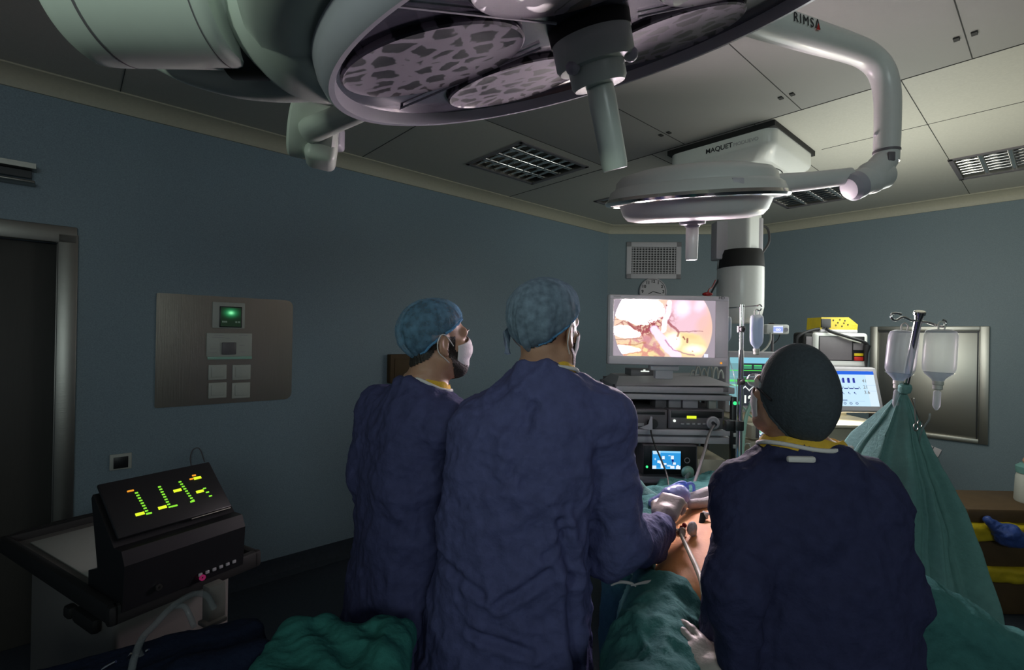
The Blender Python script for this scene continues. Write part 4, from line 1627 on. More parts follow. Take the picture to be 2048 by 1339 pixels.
def lap(u, v):
    asp = 1040 / 590.0
    n = len(u)
    P = np.stack([u * asp * 4, v * 4, np.zeros(n)], -1)
    w1 = fbm(P * 1.2 + 3, 5, 4)
    w2 = fbm(P * 1.2 + 31, 9, 4)
    fine = ridge(np.stack([(u * asp + .10 * w1) * 9, (v + .10 * w2) * 13, np.zeros(n)], -1), 4, 4)
    fine2 = ridge(np.stack([(u * asp + .08 * w2) * 16, (v + .08 * w1) * 16, np.zeros(n) + 3], -1), 8, 3)
    X, Y = u * 1040 + 228 + w1 * 26, v * 590 + 178 + w2 * 26
    C = np.zeros((n, 3))

    def blend(col, m):
        m = np.clip(m, 0, 1)[:, None]
        C[:] = C * (1 - m) + np.array(col)[None] * m

    def sstep(a, b, x):
        t = np.clip((x - a) / (b - a), 0, 1)
        return t * t * (3 - 2 * t)

    def ell(cx, cy, rx, ry, ang=0, soft=.35):
        ca, sa = math.cos(ang), math.sin(ang)
        dx, dy = X - cx, Y - cy
        r = np.sqrt(((dx * ca + dy * sa) / rx) ** 2 + ((-dx * sa + dy * ca) / ry) ** 2)
        return 1 - sstep(1 - soft, 1 + soft, r)

    def seg(pts, w0, soft=8.0):
        d = np.full(n, 1e9)
        for (x0, y0), (x1, y1) in zip(pts, pts[1:]):
            vx, vy = x1 - x0, y1 - y0
            tt = np.clip(((X - x0) * vx + (Y - y0) * vy) / (vx * vx + vy * vy), 0, 1)
            d = np.minimum(d, np.hypot(X - x0 - tt * vx, Y - y0 - tt * vy))
        return 1 - sstep(w0, w0 + soft, d)
    blend((1.0, .72, .55), np.ones(n))                                  # ground: lit pink fat
    blend((1.02, .80, .42), sstep(560, 700, Y) * (X < 760))
    blend((.80, .28, .26), .8 * sstep(.05, .5, fine) * sstep(420, 600, Y) * (X < 720))
    blend((120, 106, 104), ell(480, 285, 225, 118, .06, .30))               # blown-out sheet
    blend((60, 50, 46), ell(350, 520, 120, 44, .1, .45))
    blend((25, 20, 17), ell(280, 700, 160, 30, .0, .5))
    blend((.92, .60, .70), ell(235, 240, 40, 90, .3, .5) * .8)
    blend((1.0, .66, .76), ell(980, 330, 240, 200, .2, .18))           # rosy organ
    blend((1.6, 1.2, 1.5), ell(930, 260, 70, 80, .4, .8) * .8)
    blend((1.3, 1.0, 1.2), ell(1110, 230, 40, 60, .9, .8) * .8)
    blend((1.0, .62, .52), ell(1180, 420, 90, 130, .5, .4) * .7)
    blend((1.03, .86, .46), ell(960, 640, 230, 130, .15, .15) * (Y > 495))   # yellow fat
    blend((2.2, 2.0, 1.5), ell(840, 600, 70, 70, .6, .7))
    blend((1.8, 1.6, 1.1), ell(1060, 690, 90, 40, 0, .8))
    blend((1.02, .74, .36), ell(1010, 560, 70, 26, .1, .8) * .8)
    tex = sstep(-.05, .35, fine2)
    blend((.44, .10, .12), tex * ell(600, 440, 230, 115, -.45, .6))
    blend((.50, .16, .14), .8 * sstep(.15, .5, fine) * ell(330, 410, 120, 70, .2, .6))      # vessels
    blend((.42, .10, .11), .8 * seg([(375, 430), (440, 480), (500, 500), (560, 450), (680, 400)], 6, 10) * sstep(-.3, .3, fine))
    blend((.42, .10, .11), .8 * seg([(770, 390), (860, 470), (890, 500), (880, 545)], 8, 12))
    blend((.66, .25, .30), .8 * seg([(560, 640), (660, 690), (740, 740)], 14, 20))
    blend((.75, .35, .40), .8 * seg([(450, 600), (560, 580), (660, 640)], 10, 26) * sstep(-.2, .4, fine))
    blend((.42, .16, .18), .8 * seg([(880, 500), (1000, 505), (1140, 500)], 2, 6))
    blend((1.25, .92, 1.3), seg([(640, 490), (730, 590), (800, 680), (900, 770)], 34, 20))   # pale duct
    blend((1.9, 1.6, 1.9), seg([(800, 200), (790, 300), (760, 380), (745, 500)], 14, 14))
    blend((.55, .26, .32), .8 * seg([(760, 590), (850, 690), (990, 745), (1060, 750)], 3, 7))
    blend((.45, .16, .16), .75 * seg([(230, 400), (370, 370), (350, 420)], 2, 4))
    blend((.45, .16, .16), .75 * seg([(235, 470), (330, 420), (400, 450)], 2, 4))
    blend((.50, .20, .16), .7 * seg([(240, 600), (420, 590), (520, 580)], 3, 6))
    blend((.60, .26, .14), .7 * seg([(240, 690), (400, 650), (560, 620)], 3, 8))
    for x, y in ((520, 440), (600, 405), (650, 370), (560, 470), (480, 445), (640, 330), (740, 250), (770, 230), (955, 570), (995, 600), (870, 585), (1045, 715), (575, 525)):
        blend((.36, .10, .08), .85 * ell(x, y, 9, 7, .4, .5))
    blend((.40, .12, .10), .9 * seg([(955, 560), (970, 590)], 5, 6) + .9 * seg([(1000, 585), (990, 620)], 6, 6))
    # round image edge
    R = np.hypot(u * 1040 + 228 - 735, v * 590 + 178 - 462)
    out = sstep(500, 506, R)
    blend((.42, .36, .42), out)
    k = (u > .895) & (u < .935) & (v > .94) & (v < .995)
    C[k] = (.9, .9, 1.1)
    return C


so = mc + ma * (sx0 - .5) * MW - mu * (sy0 - .5) * MH + mn * .003
paint('screen', so, ma, mu, (sx1 - sx0) * MW, (sy1 - sy0) * MH, 300, 172, lap, t)
lettering('HD', mc + ma * (.905 - .5) * MW - mu * (.045 - .5) * MH + mn * .010, ma, mu, .016, M['ink'], bz)
b = MB()
b.box(mc + ma * (.07 - .5) * MW - mu * (.032 - .5) * MH + mn * .0098, (.040, .001, .006), MR)
b.build('lettering', M['grey'], bz, False)
b = MB()
b.ball(mc + ma * (.935 - .5) * MW - mu * (.945 - .5) * MH + mn * .009, .006, n=12)
b.build('power_light', M['led_o'], t)
b = MB()
b.box(mc - mn * .09 - mu * (MH * .5 + .0), (.10, .05, .16), MR, .008)
b.box(mc - mn * .085 - mu * (MH * .40), (.16, .06, .14), MR, .008)
b.build('stand', M['lgrey'], t)
p = at(1415, 588, MY + .06)
b = MB()
b.ball(p, (.030, .02, .012), n=16)
b.tube([p, p + Vector((.02, .03, .03)), at(1424, 574, MY + .3), at(1431, 560, MY + .5)], .004, n=8, smooth=4)
tag(b.build('red_clip', M['blood'], None, loc=p), 'dark red clip with a lead on the top edge of the monitor', 'clip')

# ------------------------------------------------------------------ infusion pole by the tower
PY = 2.55
pt, pbm = at(1484, 612, PY), at(1477, 960, PY)
t = thing('infusion_stand', 'slim chrome infusion stand with a cross bar beside the monitor', 'infusion stand', (pbm.x, PY, 0))
b = MB()
b.cyl((pbm.x, PY, .06), (pt.x, PY, at(1484, 700, PY).z), .0125, n=20)
b.build('pole', M['chrome'], t)
b = MB()
b.cyl((pt.x, PY, at(1484, 700, PY).z - .02), pt + UP * .008, .0095, n=20)
b.build('pole', M['chrome'], t)
b = MB()
l, r_ = at(1452, 616, 2.82), at(1515, 611, PY)
b.cyl(l, r_, .0035, n=10)
b.tube([r_, r_ + Vector((.012, 0, .006)), r_ + Vector((.022, 0, -.008)), r_ + Vector((.012, 0, -.026)), r_ + Vector((-.002, 0, -.024))], .0035, n=8, smooth=4)
b.tube([l, l + Vector((-.004, .012, .006)), l + Vector((-.006, .022, -.008)), l + Vector((-.004, .018, -.016))], .0035, n=8, smooth=4)
b.build('cross_bar', M['chrome'], t)
for y in (658, 763):
    b = MB()
    b.cyl(at(1482, y - 6, PY), at(1482, y + 6, PY), .019, n=18)
    b.ball(at(1482, y, PY) + Vector((0, -.018, 0)), .014, n=14)
    b.build('clamp_knob', M['rubber'], t)
b = MB()
for k in range(5):
    a_ = 2 * math.pi * k / 5
    e = Vector((pbm.x + .27 * math.cos(a_), PY + .27 * math.sin(a_), .05))
    b.tube([Vector((pbm.x, PY, .10)), e], .014, n=10)
    b.ball(e - UP * .01, .03, n=12)
b.build('foot', M['chrome'], t)
p = at(1467, 850, PY)
b = MB()
b.box(p + Vector((-.026, 0, 0)), (.045, .05, .055), None, .006)
b.box(p + Vector((.022, 0, 0)), (.048, .045, .05), None, .006)
tag(b.build('pole_clamp', M['black'], None, loc=p), 'black clamp joining the chrome stand to the tower post', 'clamp')
b = MB()
b.ball(at(1470, 806, PY - .01), .0095, n=14)
tag(b.build('call_light', M['led_gr'], None, loc=at(1470, 806, PY)), 'small glowing green light on the chrome stand', 'light')


def soft_bottle(label, hook, w, h, fill, tilt=0.0, d=None, group=None, chamber=True):
    """hanging plastic infusion bottle, neck down; hook is the top of its hanging loop"""
    t = thing('infusion_bottle', label, 'infusion bottle', hook, group)
    R = Matrix.Rotation(tilt, 3, 'Y')
    T = lambda p: Vector(hook) + R @ Vector(p)
    ax = R @ Vector((0, 0, -1))
    d = d or w * .62
    b = MB()
    b.tube([T((-.010, 0, -.030)), T((-.012, 0, -.010)), T((0, 0, 0)), T((.012, 0, -.010)), T((.010, 0, -.030))], .0028, n=8, smooth=4)
    b.build('hanging_loop', M['ivory'], t)
    prof = [(.0, .028), (.30, .028), (.44, .034), (.49, .048), (.5, .075), (.5, h * .70), (.485, h * .80), (.40, h * .88), (.20, h * .965), (.16, h), (.0, h)]
    b = MB()
    b.lathe([(w * r, z) for r, z in prof], T((0, 0, 0)), ax, 36, e1=R @ Vector((0, 1, 0)), sx=d / w)
    b.build('bottle_body', M['bottle'], t)
    z0 = h * (1 - fill)
    lp = [(0, z0), (.47, z0)] + [(max(r - .03, .05), z) for r, z in prof if z > z0 + .002 and r > 0] + [(0, h * .99)]
    b = MB()
    b.lathe([(w * r, z) for r, z in lp], T((0, 0, 0)), ax, 32, e1=R @ Vector((0, 1, 0)), sx=d / w)
    b.build('liquid', M['liquid'], t)
    b = MB()
    b.lathe([(0, h - .002), (.0165, h - .002), (.0165, h + .010), (.014, h + .012), (.014, h + .026), (.009, h + .03), (0, h + .03)], T((0, 0, 0)), ax, 24)
    b.build('cap', M['ivory'], t)
    if chamber:
        b = MB()
        b.lathe([(0, h + .028), (.006, h + .03), (.011, h + .036), (.0115, h + .085), (.007, h + .095), (.003, h + .10), (0, h + .10)], T((0, 0, 0)), ax, 20)
        b.build('drip_chamber', M['clear'], t)
    return T((0, 0, -h - .10))


hk = at(1514, 618, PY)
e = soft_bottle('clear soft infusion bottle with pale liquid on the slim chrome stand, right of its pole', hk, .068, .205, .78, 0, .05, 'bottles on the slim stand', False)
hk2 = at(1451, 622, 2.84)
e2 = soft_bottle('infusion bottle on the slim chrome stand, half hidden behind the monitor edge', hk2, .070, .185, .7, 0, .05, 'bottles on the slim stand', False)
b = MB()
b.tube([at(1456, 700, 2.82), at(1459, 720, 2.75), at(1468, 750, PY), at(1474, 790, PY - .02), at(1472, 900, PY - .02), at(1474, 990, PY - .03)], .0028, n=8, smooth=6)
tag(b.build('drip_line', M['tube'], None, loc=at(1458, 700, PY)), 'thin clear drip line from the half hidden bottle along the chrome stand', 'tubing')

# ------------------------------------------------------------------ anaesthesia workstation behind the right-hand surgeon
AY = 3.20
t = thing('anaesthesia_machine', 'cream anaesthesia machine with a lit worktop behind the nearest dark capped surgeon', 'anaesthesia machine', (2.0, AY + .3, 0))
ax0_, ax1_ = at(1480, 900, AY).x, at(1768, 900, AY).x
axc, aw = (ax0_ + ax1_) / 2, ax1_ - ax0_
zt_ = at(1640, 852, AY).z
b = MB()
b.box((axc, AY + .30, (zt_ + .14) / 2), (aw, .58, zt_ - .14), None, .02)
b.build('cabinet', M['cream'], t)
b = MB()
b.box((axc, AY + .26, zt_ + .012), (aw + .04, .66, .024), None, .008)
b.build('worktop', M['cream'], t)
ztop = at(1690, 739, AY + .15).z
b = MB()
b.box((axc + .04, AY + .46, (ztop + zt_) / 2), (aw - .1, .24, ztop - zt_), None, .012)
b.build('upper_cabinet', M['cream'], t)
b = MB()
b.box((axc + .02, AY + .34, ztop + .01), (aw - .04, .48, .022), None, .006)
b.build('top_shelf', M['lgrey'], t)
b = MB()
b.box((axc + .20, AY + .31, at(1715, 822, AY + .3).z), (.52, .03, .016), None, .003)
b.build('worktop_lamp', M['lampwarm'], t)
for k in range(3):
    b = MB()
    z = .25 + .24 * k
    b.box((axc + .1, AY - .006, z + .1), (.62, .02, .21), None, .006)
    dr_ = b.build('drawer', M['cream'], t)
    b = MB()
    b.box((axc + .1, AY - .025, z + .16), (.2, .02, .02), None, .005)
    b.build('handle', M['dgrey'], dr_)
for sx in (-1, 1):
    for sy in (0, 1):
        b = MB()
        w = Vector((axc + sx * (aw / 2 - .06), AY + .08 + sy * .44, .065))
        b.cyl(w - FX * .02, w + FX * .02, .065, n=20)
        b.box(w + UP * .06, (.05, .05, .08), None, .008)
        b.build('caster', M['rubber'], t)
b = MB()
for k in range(4):
    b.tube([(axc - .36 + .05 * k, AY - .02, zt_ + .03), (axc - .36 + .05 * k, AY - .03, zt_ + .16)], .011, n=12)
b.build('flow_tube', M['tube'], t)

# patient monitor
t = thing('patient_monitor', 'patient monitor with green heart traces and large white digits behind the chrome stand', 'patient monitor', at(1520, 832, AY - .15))
QY = AY - .15
fbox(1452, 702, 1585, 826, QY, .12, M['lgrey'], 'case', t, .012)


def ecg(u, v):
    n = len(u)
    c = np.tile(np.array([[.030, .035, .045]]), (n, 1))
    c[v < .12] = (.25, .62, .80)
    c[(u > .78)] = (.22, .45, .62)
    c[(u > .86) & (v > .2) & (v < .5)] = (.7, .9, .7)
    L = u < .78
    c[L & (u < .22)] = c[L & (u < .22)] * .3 + np.array((.18, .38, .42))
    x = (u - .2) / .58

    def line(y, w, col, m=L):
        k = m & (np.abs(v - y) < w)
        c[k] = col
    sq = np.where((x * 3.3) % 1 < .16, .19, .27)
    line(sq * 0 + .27, .009, (.10, .85, .12))
    k = L & (u > .2) & ((x * 3.3) % 1 > .22) & (v > .15) & (v < .235)
    c[k] = (.06, .30, .16)
    k = L & (u > .2) & ((x * 3.3) % 1 > .22) & (v > .15) & (v < .17)
    c[k] = (.10, .75, .2)
    spike = np.clip(1 - np.abs(((x * 3.3) % 1) - .35) / .05, 0, 1)
    line(.475 - .07 * spike, .012, (.12, .95, .12))
    line(.50 + 0 * u, .007, (.10, .8, .1))
    tri = np.abs(((x * 4.2) % 1) - .5) * 2
    line(.60 + .085 * tri, .014, (.95, 1.0, 1.0), L & (u > .2))
    line(.40 + 0 * u, .004, (.25, .5, .55))
    c[(u < .2) & (v > .56) & (v < .60)] = (.3, .8, .5)
    return c


a, c = at(1460, 714, QY - .002), at(1575, 812, QY - .002)
paint('screen', a, FX, UP, c.x - a.x, a.z - c.z, 220, 190, ecg, t)
lettering('19.6', at(1485, 805, QY - .004), FX, UP, .048, M['led_w'], t, 'digits', bold=.002)
# small module
t = thing('gas_monitor', 'small beige monitor with a little lit screen beside the capped surgeon\'s cheek', 'monitor', at(1530, 906, AY - .35))
fbox(1503, 850, 1566, 880, AY - .35, .10, M['cream'], 'case', t, .008)
fbox(1500, 882, 1570, 900, AY - .35, .16, M['cream'], 'shelf', t, .006)
fbox(1512, 853, 1518, 876, AY - .353, .004, M['dgrey'], 'knob_strip', t, .001)


def mini(u, v):
    c = np.tile(np.array([[.62, .75, .80]]), (len(u), 1))
    y = .30 + .07 * np.sign(np.sin(u * 24))
    c[np.abs(v - y) < .07] = (.10, .55, .25)
    y = .66 + .10 * np.sin(u * 17)
    c[np.abs(v - y) < .06] = (.05, .10, .22)
    c[(v > .85)] = (.85, .92, 1.0)
    return c


fbox(1517, 854, 1546, 878, AY - .352, .004, M['dgrey'], 'bezel', t, .001)
a, c = at(1519, 856, AY - .354), at(1544, 876, AY - .354)
paint('screen', a, FX, UP, c.x - a.x, a.z - c.z, 64, 48, mini, t)
b = MB()
q_ = at(1530, 900, AY - .27)
b.cyl((q_.x, q_.y, .03), q_, .012, n=16)
b.build('post', M['ivory'], t)
b = MB()
b.lathe([(0, 0), (.16, 0), (.16, .02), (.03, .04), (0, .04)], (q_.x, q_.y, 0), UP, 28)
b.build('foot', M['grey'], t)
# ventilator display, tilted
t = thing('ventilator_display', 'white framed ventilator touch display with curves on a pale screen, right of the dark cap', 'display', at(1700, 815, AY - .1))
VY = AY - .06
va_, vb_ = at(1612, 733, VY + .05), at(1752, 735, VY + .05)
vd_ = at(1640, 822, VY - .03)
vx = (vb_ - va_).normalized()
vup = (va_ - vd_)
vup = (vup - vx * vup.dot(vx))
vh_ = vup.length
vup.normalize()
vn = vx.cross(vup)
vw_ = (vb_ - va_).length
VR = axes(vx, -vn, vup)
vo = va_ - vup * (vh_ / 2) + vx * (vw_ / 2)
b = MB()
b.box(vo - vn * .025, (vw_, .05, vh_), VR, .010, 3)
b.build('case', M['lgrey'], t)


def vent(u, v):
    n = len(u)
    c = np.tile(np.array([[.62, .86, 1.02]]), (n, 1))
    c[u > .955] = (.15, .28, .62)
    c[v < .10] = (.03, .15, .80)
    c[(u > .86) & (v > .1)] = (.74, .90, 1.0)

    def r(x0, y0, x1, y1, col):
        c[(u > x0) & (u < x1) & (v > y0) & (v < y1)] = col
    for k in range(8):
        x = .05 + .085 * k
        r(x, .19, x + .035, .34, (.03, .04, .35))
        r(x - .01, .22, x, .34, (.25, .35, .75))
    yy = .50 - .05 * np.clip(1 - np.abs(((u * 11.7) % 1) - .5) / .14, 0, 1)
    k = (u < .74) & (np.abs(v - yy) < .012)
    c[k] = (.03, .05, .25)
    for k in range(7):
        x = .06 + .095 * k
        r(x, .60, x + .014, .64, (.05, .08, .3))
        r(x + .02, .625, x + .03, .665, (.05, .08, .3))
        d = np.hypot((u - x - .015) * 1.5, v - .92)
        c[(d < .034) & (d > .020)] = (.06, .10, .3)
    r(.02, .855, .78, .862, (.35, .5, .8))
    r(.42, .82, .50, .845, (.1, .15, .35))
    r(.80, .40, 1, .404, (.4, .6, .9)); r(.80, .56, 1, .564, (.4, .6, .9)); r(.80, .74, 1, .744, (.4, .6, .9))
    return c


m_ = .05
so = vo - vx * (vw_ / 2 - .03) + vup * (vh_ / 2 - .025) + vn * .001
paint('screen', so, vx, vup, vw_ - .055, vh_ - .06, 220, 150, vent, t)
for txt, fu, fv in (('41', .84, .32), ('21', .84, .50), ('3.6', .84, .65)):
    lettering(txt, so + vx * ((vw_ - .055) * (fu - .05)) - vup * ((vh_ - .06) * fv) + vn * .001, vx, vup, .022, M['grey'], t, 'digits')
# defibrillator on the top shelf
DY = AY + .16
zb_ = ztop + .021
t = thing('defibrillator', 'dark screened monitor defibrillator with white frame, standing above the ventilator display', 'defibrillator', (at(1683, 700, DY).x, DY + .1, zb_))
a, c = at(1630, 664, DY), at(1737, 735, DY)
hgt = a.z - zb_
b = MB()
b.box(((a.x + c.x) / 2, DY + .1, zb_ + hgt / 2), (c.x - a.x, .2, hgt), None, .022, 3)
b.build('case', M['white'], t)
fbox(1638, 671, 1729, 722, DY - .003, .008, M['black'], 'front_panel', t, .004)
fbox(1640, 673, 1704, 720, DY - .006, .004, M['dgrey'], 'screen', t, .002)
for x0, y0, x1, y1, m, nm in ((1708, 676, 1726, 682, 'black', 'readout'), (1707, 686, 1727, 700, 'dgrey', 'dial'), (1709, 706, 1727, 712, 'yellow', 'button'), (1709, 713, 1727, 721, 'red', 'button')):
    o = fbox(x0, y0, x1, y1, DY - .009, .006, M[m], nm, t, .002)
lettering('00', at(1711, 681, DY - .0105), FX, UP, .012, M['led_g'], t, 'digits')
b = MB()
p0, p1 = at(1652, 663, DY + .02), at(1722, 664, DY + .02)
b.tube([at(1592, 690, DY + .06), at(1597, 672, DY + .05), at(1625, 660, DY + .04), p0 + UP * .02, at(1660, 662, DY - .02), at(1690, 672, DY - .03), at(1728, 684, DY - .03), at(1736, 692, DY - .03)], .011, n=10, smooth=6)
b.build('carry_strap', M['black'], t)
b = MB()
b.tube([at(1660, 663, DY - .02), at(1690, 676, DY - .032), at(1722, 685, DY - .032)], .005, n=8, smooth=4)
b.build('lead', M['ivory'], t)
b = MB()
b.tube([at(1735, 690, DY - .03), at(1732, 705, DY - .03), at(1732, 730, DY - .02), at(1733, 737, DY - .02)], [.022, .014, .008, .008], n=10)
b.build('paddle', M['black'], t)
a = at(1614, 700, DY + .08)
b = MB()
b.box((a.x, DY + .10, zb_ + .115), (.105, .14, .23), None, .02, 3)
bg = b.build('equipment_bag', M['blackm'], None, loc=(a.x, DY + .1, zb_))
tag(bg, 'black soft bag with a handle standing left of the dark screened defibrillator', 'bag')
b = MB()
b.box((a.x, DY + .028, zb_ + .14), (.08, .008, .12), None, .004)
b.build('pocket', M['dgrey'], bg)
# yellow box
zd = zb_ + hgt
t = thing('yellow_case', 'yellow plastic case with a dark window lying on top of the defibrillator', 'case', (at(1678, 650, DY).x, DY + .1, zd))
a, c = at(1641, 634, DY + .02), at(1715, 634, DY + .02)
hh_ = a.z - zd
b = MB()
b.prism([(a.x, zd + .020), (c.x, zd + .020), (c.x + .004, zd + hh_ * .55), (c.x - .06, zd + hh_ * 1.03), (a.x + .006, zd + hh_)], .16, (0, DY + .18, 0), FX, UP)
b.build('case', M['yellow'], t, False)
fbox(1643, 637, 1662, 655, DY + .014, .008, M['black'], 'window', t, .002)
b = MB()
b.box(((a.x + c.x) / 2, DY + .1, zd + .011), (c.x - a.x, .17, .02), None, .004)
b.build('base', M['lgrey'], t)
b = MB()
for x, y in ((1667, 640), (1672, 650), (1680, 639), (1684, 652), (1690, 641), (1696, 649), (1676, 645), (1688, 646)):
    b.box(at(x, y, DY + .018), (.006, .004, .010))
b.build('lettering', M['ink'], t, False)
# small pump on a post
UY = AY - .02
t = thing('infusion_pump', 'small white pump with a lit display on a thin post above the dark cap', 'pump', at(1557, 720, UY))
fbox(1534, 648, 1579, 668, UY, .06, M['white'], 'case', t, .010)


def pump(u, v):
    c = np.tile(np.array([[.38, .48, .95]]), (len(u), 1))
    c[v < .2] = (.8, .85, 1.0)
    c[(v > .85)] = (.8, .85, 1.1)
    k = (np.abs(v - .55) < .16) & (np.abs(np.hypot((u - .38) * 1.2, v - .55) - .12) < .05)
    c[k] = (1, 1, 1.1)
    k = (np.abs(v - .55) < .16) & (np.abs(np.hypot((u - .62) * 1.2, v - .55) - .12) < .05)
    c[k] = (1, 1, 1.1)
    return c


a, c = at(1547, 651, UY - .002), at(1566, 665, UY - .002)
paint('screen', a, FX, UP, c.x - a.x, a.z - c.z, 48, 36, pump, t)
b = MB()
b.cyl(at(1572, 659, UY - .006), at(1572, 659, UY + .01), .013, n=20)
b.build('dial', M['lgrey'], t)
b = MB()
b.box(at(1543, 647, UY + .03), (.03, .03, .012), None, .003)
b.build('clip', M['black'], t)
b = MB()
p = at(1545, 668, UY + .03)
b.cyl((p.x, p.y, at(1545, 865, UY).z), p, .008, n=12)
b.build('post', M['dgrey'], t)
b = MB()
b.tube([at(1541, 665, UY - .004), at(1541, 680, UY - .01), at(1533, 695, UY - .02), at(1521, 706, UY - .03), at(1519, 720, UY - .05)], .006, n=8, smooth=5)
b.build('lead', M['ivory'], t)
b = MB()
b.tube([at(1560, 668, UY + .03), at(1556, 678, UY + .04), at(1546, 688, UY + .05)], .003, n=8, smooth=5)
b.build('lead', M['black'], t)
# breathing hoses and coiled leads
b = MB()
b.tube([at(1508, 800, 2.72), at(1500, 812, 2.70), at(1492, 835, 2.68), at(1487, 870, 2.66), at(1484, 910, 2.64), at(1486, 960, 2.60)], .010, n=12, smooth=6)
tag(b.build('breathing_hose', M['greentube'], None, loc=at(1490, 850, 2.68)), 'pale green breathing hose hanging right of the chrome stand', 'hose')
b = MB()
b.tube([at(1487, 814, 2.76), at(1500, 830, 2.74), at(1516, 842, 2.72), at(1524, 850, 2.72)], .005, n=10, smooth=6)
tag(b.build('sampling_line', M['greentube'], None, loc=at(1500, 830, 2.74)), 'thin pale sampling line crossing to the little beige monitor', 'tubing')
b = MB()
rnd = random.Random(4)
for k in range(5):
    c0 = at(1492 + rnd.uniform(-6, 14), 905 + rnd.uniform(-8, 20), 2.72 - .01 * k)
    pts = []
    for i in range(22):
        a_ = 2 * math.pi * i / 10 + k
        pts.append(c0 + Vector((.030 * math.cos(a_) + .001 * i, -.004 * i / 4, .045 * math.sin(a_) - .003 * i)))
    b.tube(pts, .0035, n=6, smooth=2)
tag(b.build('coiled_leads', M['ivory'], None, loc=at(1495, 910, 2.72)), 'tangle of coiled pale leads between the chrome stand and beige monitor', 'cables')


# ------------------------------------------------------------------ people
def head_frame(c, yaw, pitch=0.0, tilt=0.0):
    y, p = math.radians(yaw), math.radians(pitch)
    f = Vector((math.sin(y) * math.cos(p), math.cos(y) * math.cos(p), math.sin(p)))
    r = Vector((math.cos(y), -math.sin(y), 0))
    if tilt:
        q = Matrix.Rotation(math.radians(tilt), 3, f)
        r = q @ r
    u = r.cross(f)
    return Vector(c), axes(r, f, u)


def head_prims(S, HFm, sc=1.0, ears=True):
    c, R = HFm
    L = lambda x, y, z: c + R @ Vector((x * sc, y * sc, z * sc))
    S.ell(L(0, -.016, .034), (.076 * sc, .098 * sc, .092 * sc), R, .01)
    S.ell(L(0, .030, -.040), (.061 * sc, .066 * sc, .082 * sc), R, .03)
    S.ell(L(0, .062, -.098), (.036 * sc, .032 * sc, .026 * sc), R, .03)
    for s in (-1, 1):
        S.cap(L(s * .054, .004, -.062), L(s * .026, .066, -.096), .017 * sc, .015 * sc, .03)
        S.ell(L(s * .046, .058, -.026), (.020 * sc, .020 * sc, .018 * sc), R, .02)
    S.cap(L(-.040, .078, .020), L(.040, .078, .020), .013 * sc, None, .025)
    for s in (-1, 1):
        S.ell(L(s * .031, .098, .002), (.018 * sc, .012 * sc, .010 * sc), R, .012, sub=True)
    S.cap(L(0, .090, .010), L(0, .110, -.030), .0085 * sc, .0125 * sc, .016)
    for s in (-1, 1):
        S.ell(L(s * .011, .106, -.036), (.009 * sc, .010 * sc, .008 * sc), R, .008)
    S.ell(L(0, .092, -.066), (.024 * sc, .012 * sc, .007 * sc), R, .008)
    S.ell(L(0, .091, -.076), (.021 * sc, .011 * sc, .007 * sc), R, .006)
    for s in ((-1, 1) if ears else ()):
        q = R @ Matrix.Rotation(s * .30, 3, 'Z') @ Matrix.Rotation(-.2, 3, 'X')
        S.ell(L(s * .080, -.014, -.012), (.008 * sc, .021 * sc, .034 * sc), q, .008)
        S.ell(L(s * .088, -.010, -.008), (.006 * sc, .011 * sc, .018 * sc), q, .004, sub=True)
        S.ell(L(s * .079, -.006, -.042), (.007 * sc, .009 * sc, .010 * sc), q, .008)


def hand_prims(S, W, d, n, side, curl=(25, 35, 25), spread=4, sc=1.0, thumb=(35, 30), fat=0.0):
    """W wrist, d along the palm, n back of the hand, side = +1 when the thumb lies towards d x n"""
    d = Vector(d).normalized()
    n = (Vector(n) - d * Vector(n).dot(d)).normalized()
    s = d.cross(n) * side
    W = Vector(W)
    R = axes(s, d, n)
    S.box(W + d * (.050 * sc), ((.039 + fat) * sc, .047 * sc, (.0145 + fat) * sc), R, .0145, .018)
    S.cap(W - d * .02, W + d * (.02 * sc), .026 * sc, .027 * sc, .014)
    tips = []
    for i, (o, L, base) in enumerate(((.031, .072, .090), (.0105, .081, .094), (-.0105, .075, .090), (-.031, .058, .082))):
        p = W + d * (base * sc) + s * (o * sc)
        a0 = math.radians((1.5 - i) * spread)
        dd = d * math.cos(a0) + s * math.sin(a0)
        nn = n.copy()
        r0 = (.0096, .0100, .0096, .0084)[i] * sc + fat
        cur = 0
        for k, frac in enumerate((.44, .31, .25)):
            cur += math.radians(curl[k] * (1 + .10 * (i - 1)))
            v = dd * math.cos(cur) - nn * math.sin(cur)
            q = p + v * (L * sc * frac)
            S.cap(p, q, r0 * (1 - .09 * k), r0 * (1 - .09 * (k + 1)), .005)
            p = q
        tips.append(p)
    p = W + d * (.022 * sc) + s * (.030 * sc) - n * (.004 * sc)
    a, b = math.radians(thumb[0]), math.radians(thumb[1])
    v = d * math.cos(a) + s * math.sin(a) - n * .25
    v.normalize()
    q = p + v * (.046 * sc)
    S.cap(p, q, .014 * sc + fat, .0112 * sc + fat, .010)
    v2 = (d * math.cos(a - b) + s * math.sin(a - b) - n * .55).normalized()
    q2 = q + v2 * (.034 * sc)
    S.cap(q, q2, .0112 * sc + fat, .0098 * sc + fat, .005)
    q3 = q2 + (v2 - n * .2).normalized() * (.026 * sc)
    S.cap(q2, q3, .0098 * sc + fat, .0080 * sc + fat, .005)
    return tips


def patch(V, F, N, keep, off, smooth=0):
    """faces of a body surface where keep(V) holds, lifted by off along the normals"""
    k = keep(V)
    fm = k[F].all(1)
    G = F[fm]
    used, inv = np.unique(G, return_inverse=True)
    G = inv.reshape(G.shape)
    P = V[used] + N[used] * (off[used][:, None] if hasattr(off, '__len__') else off)
    if smooth and len(P):
        P = relax(P, G, smooth, .5)
    return P, G


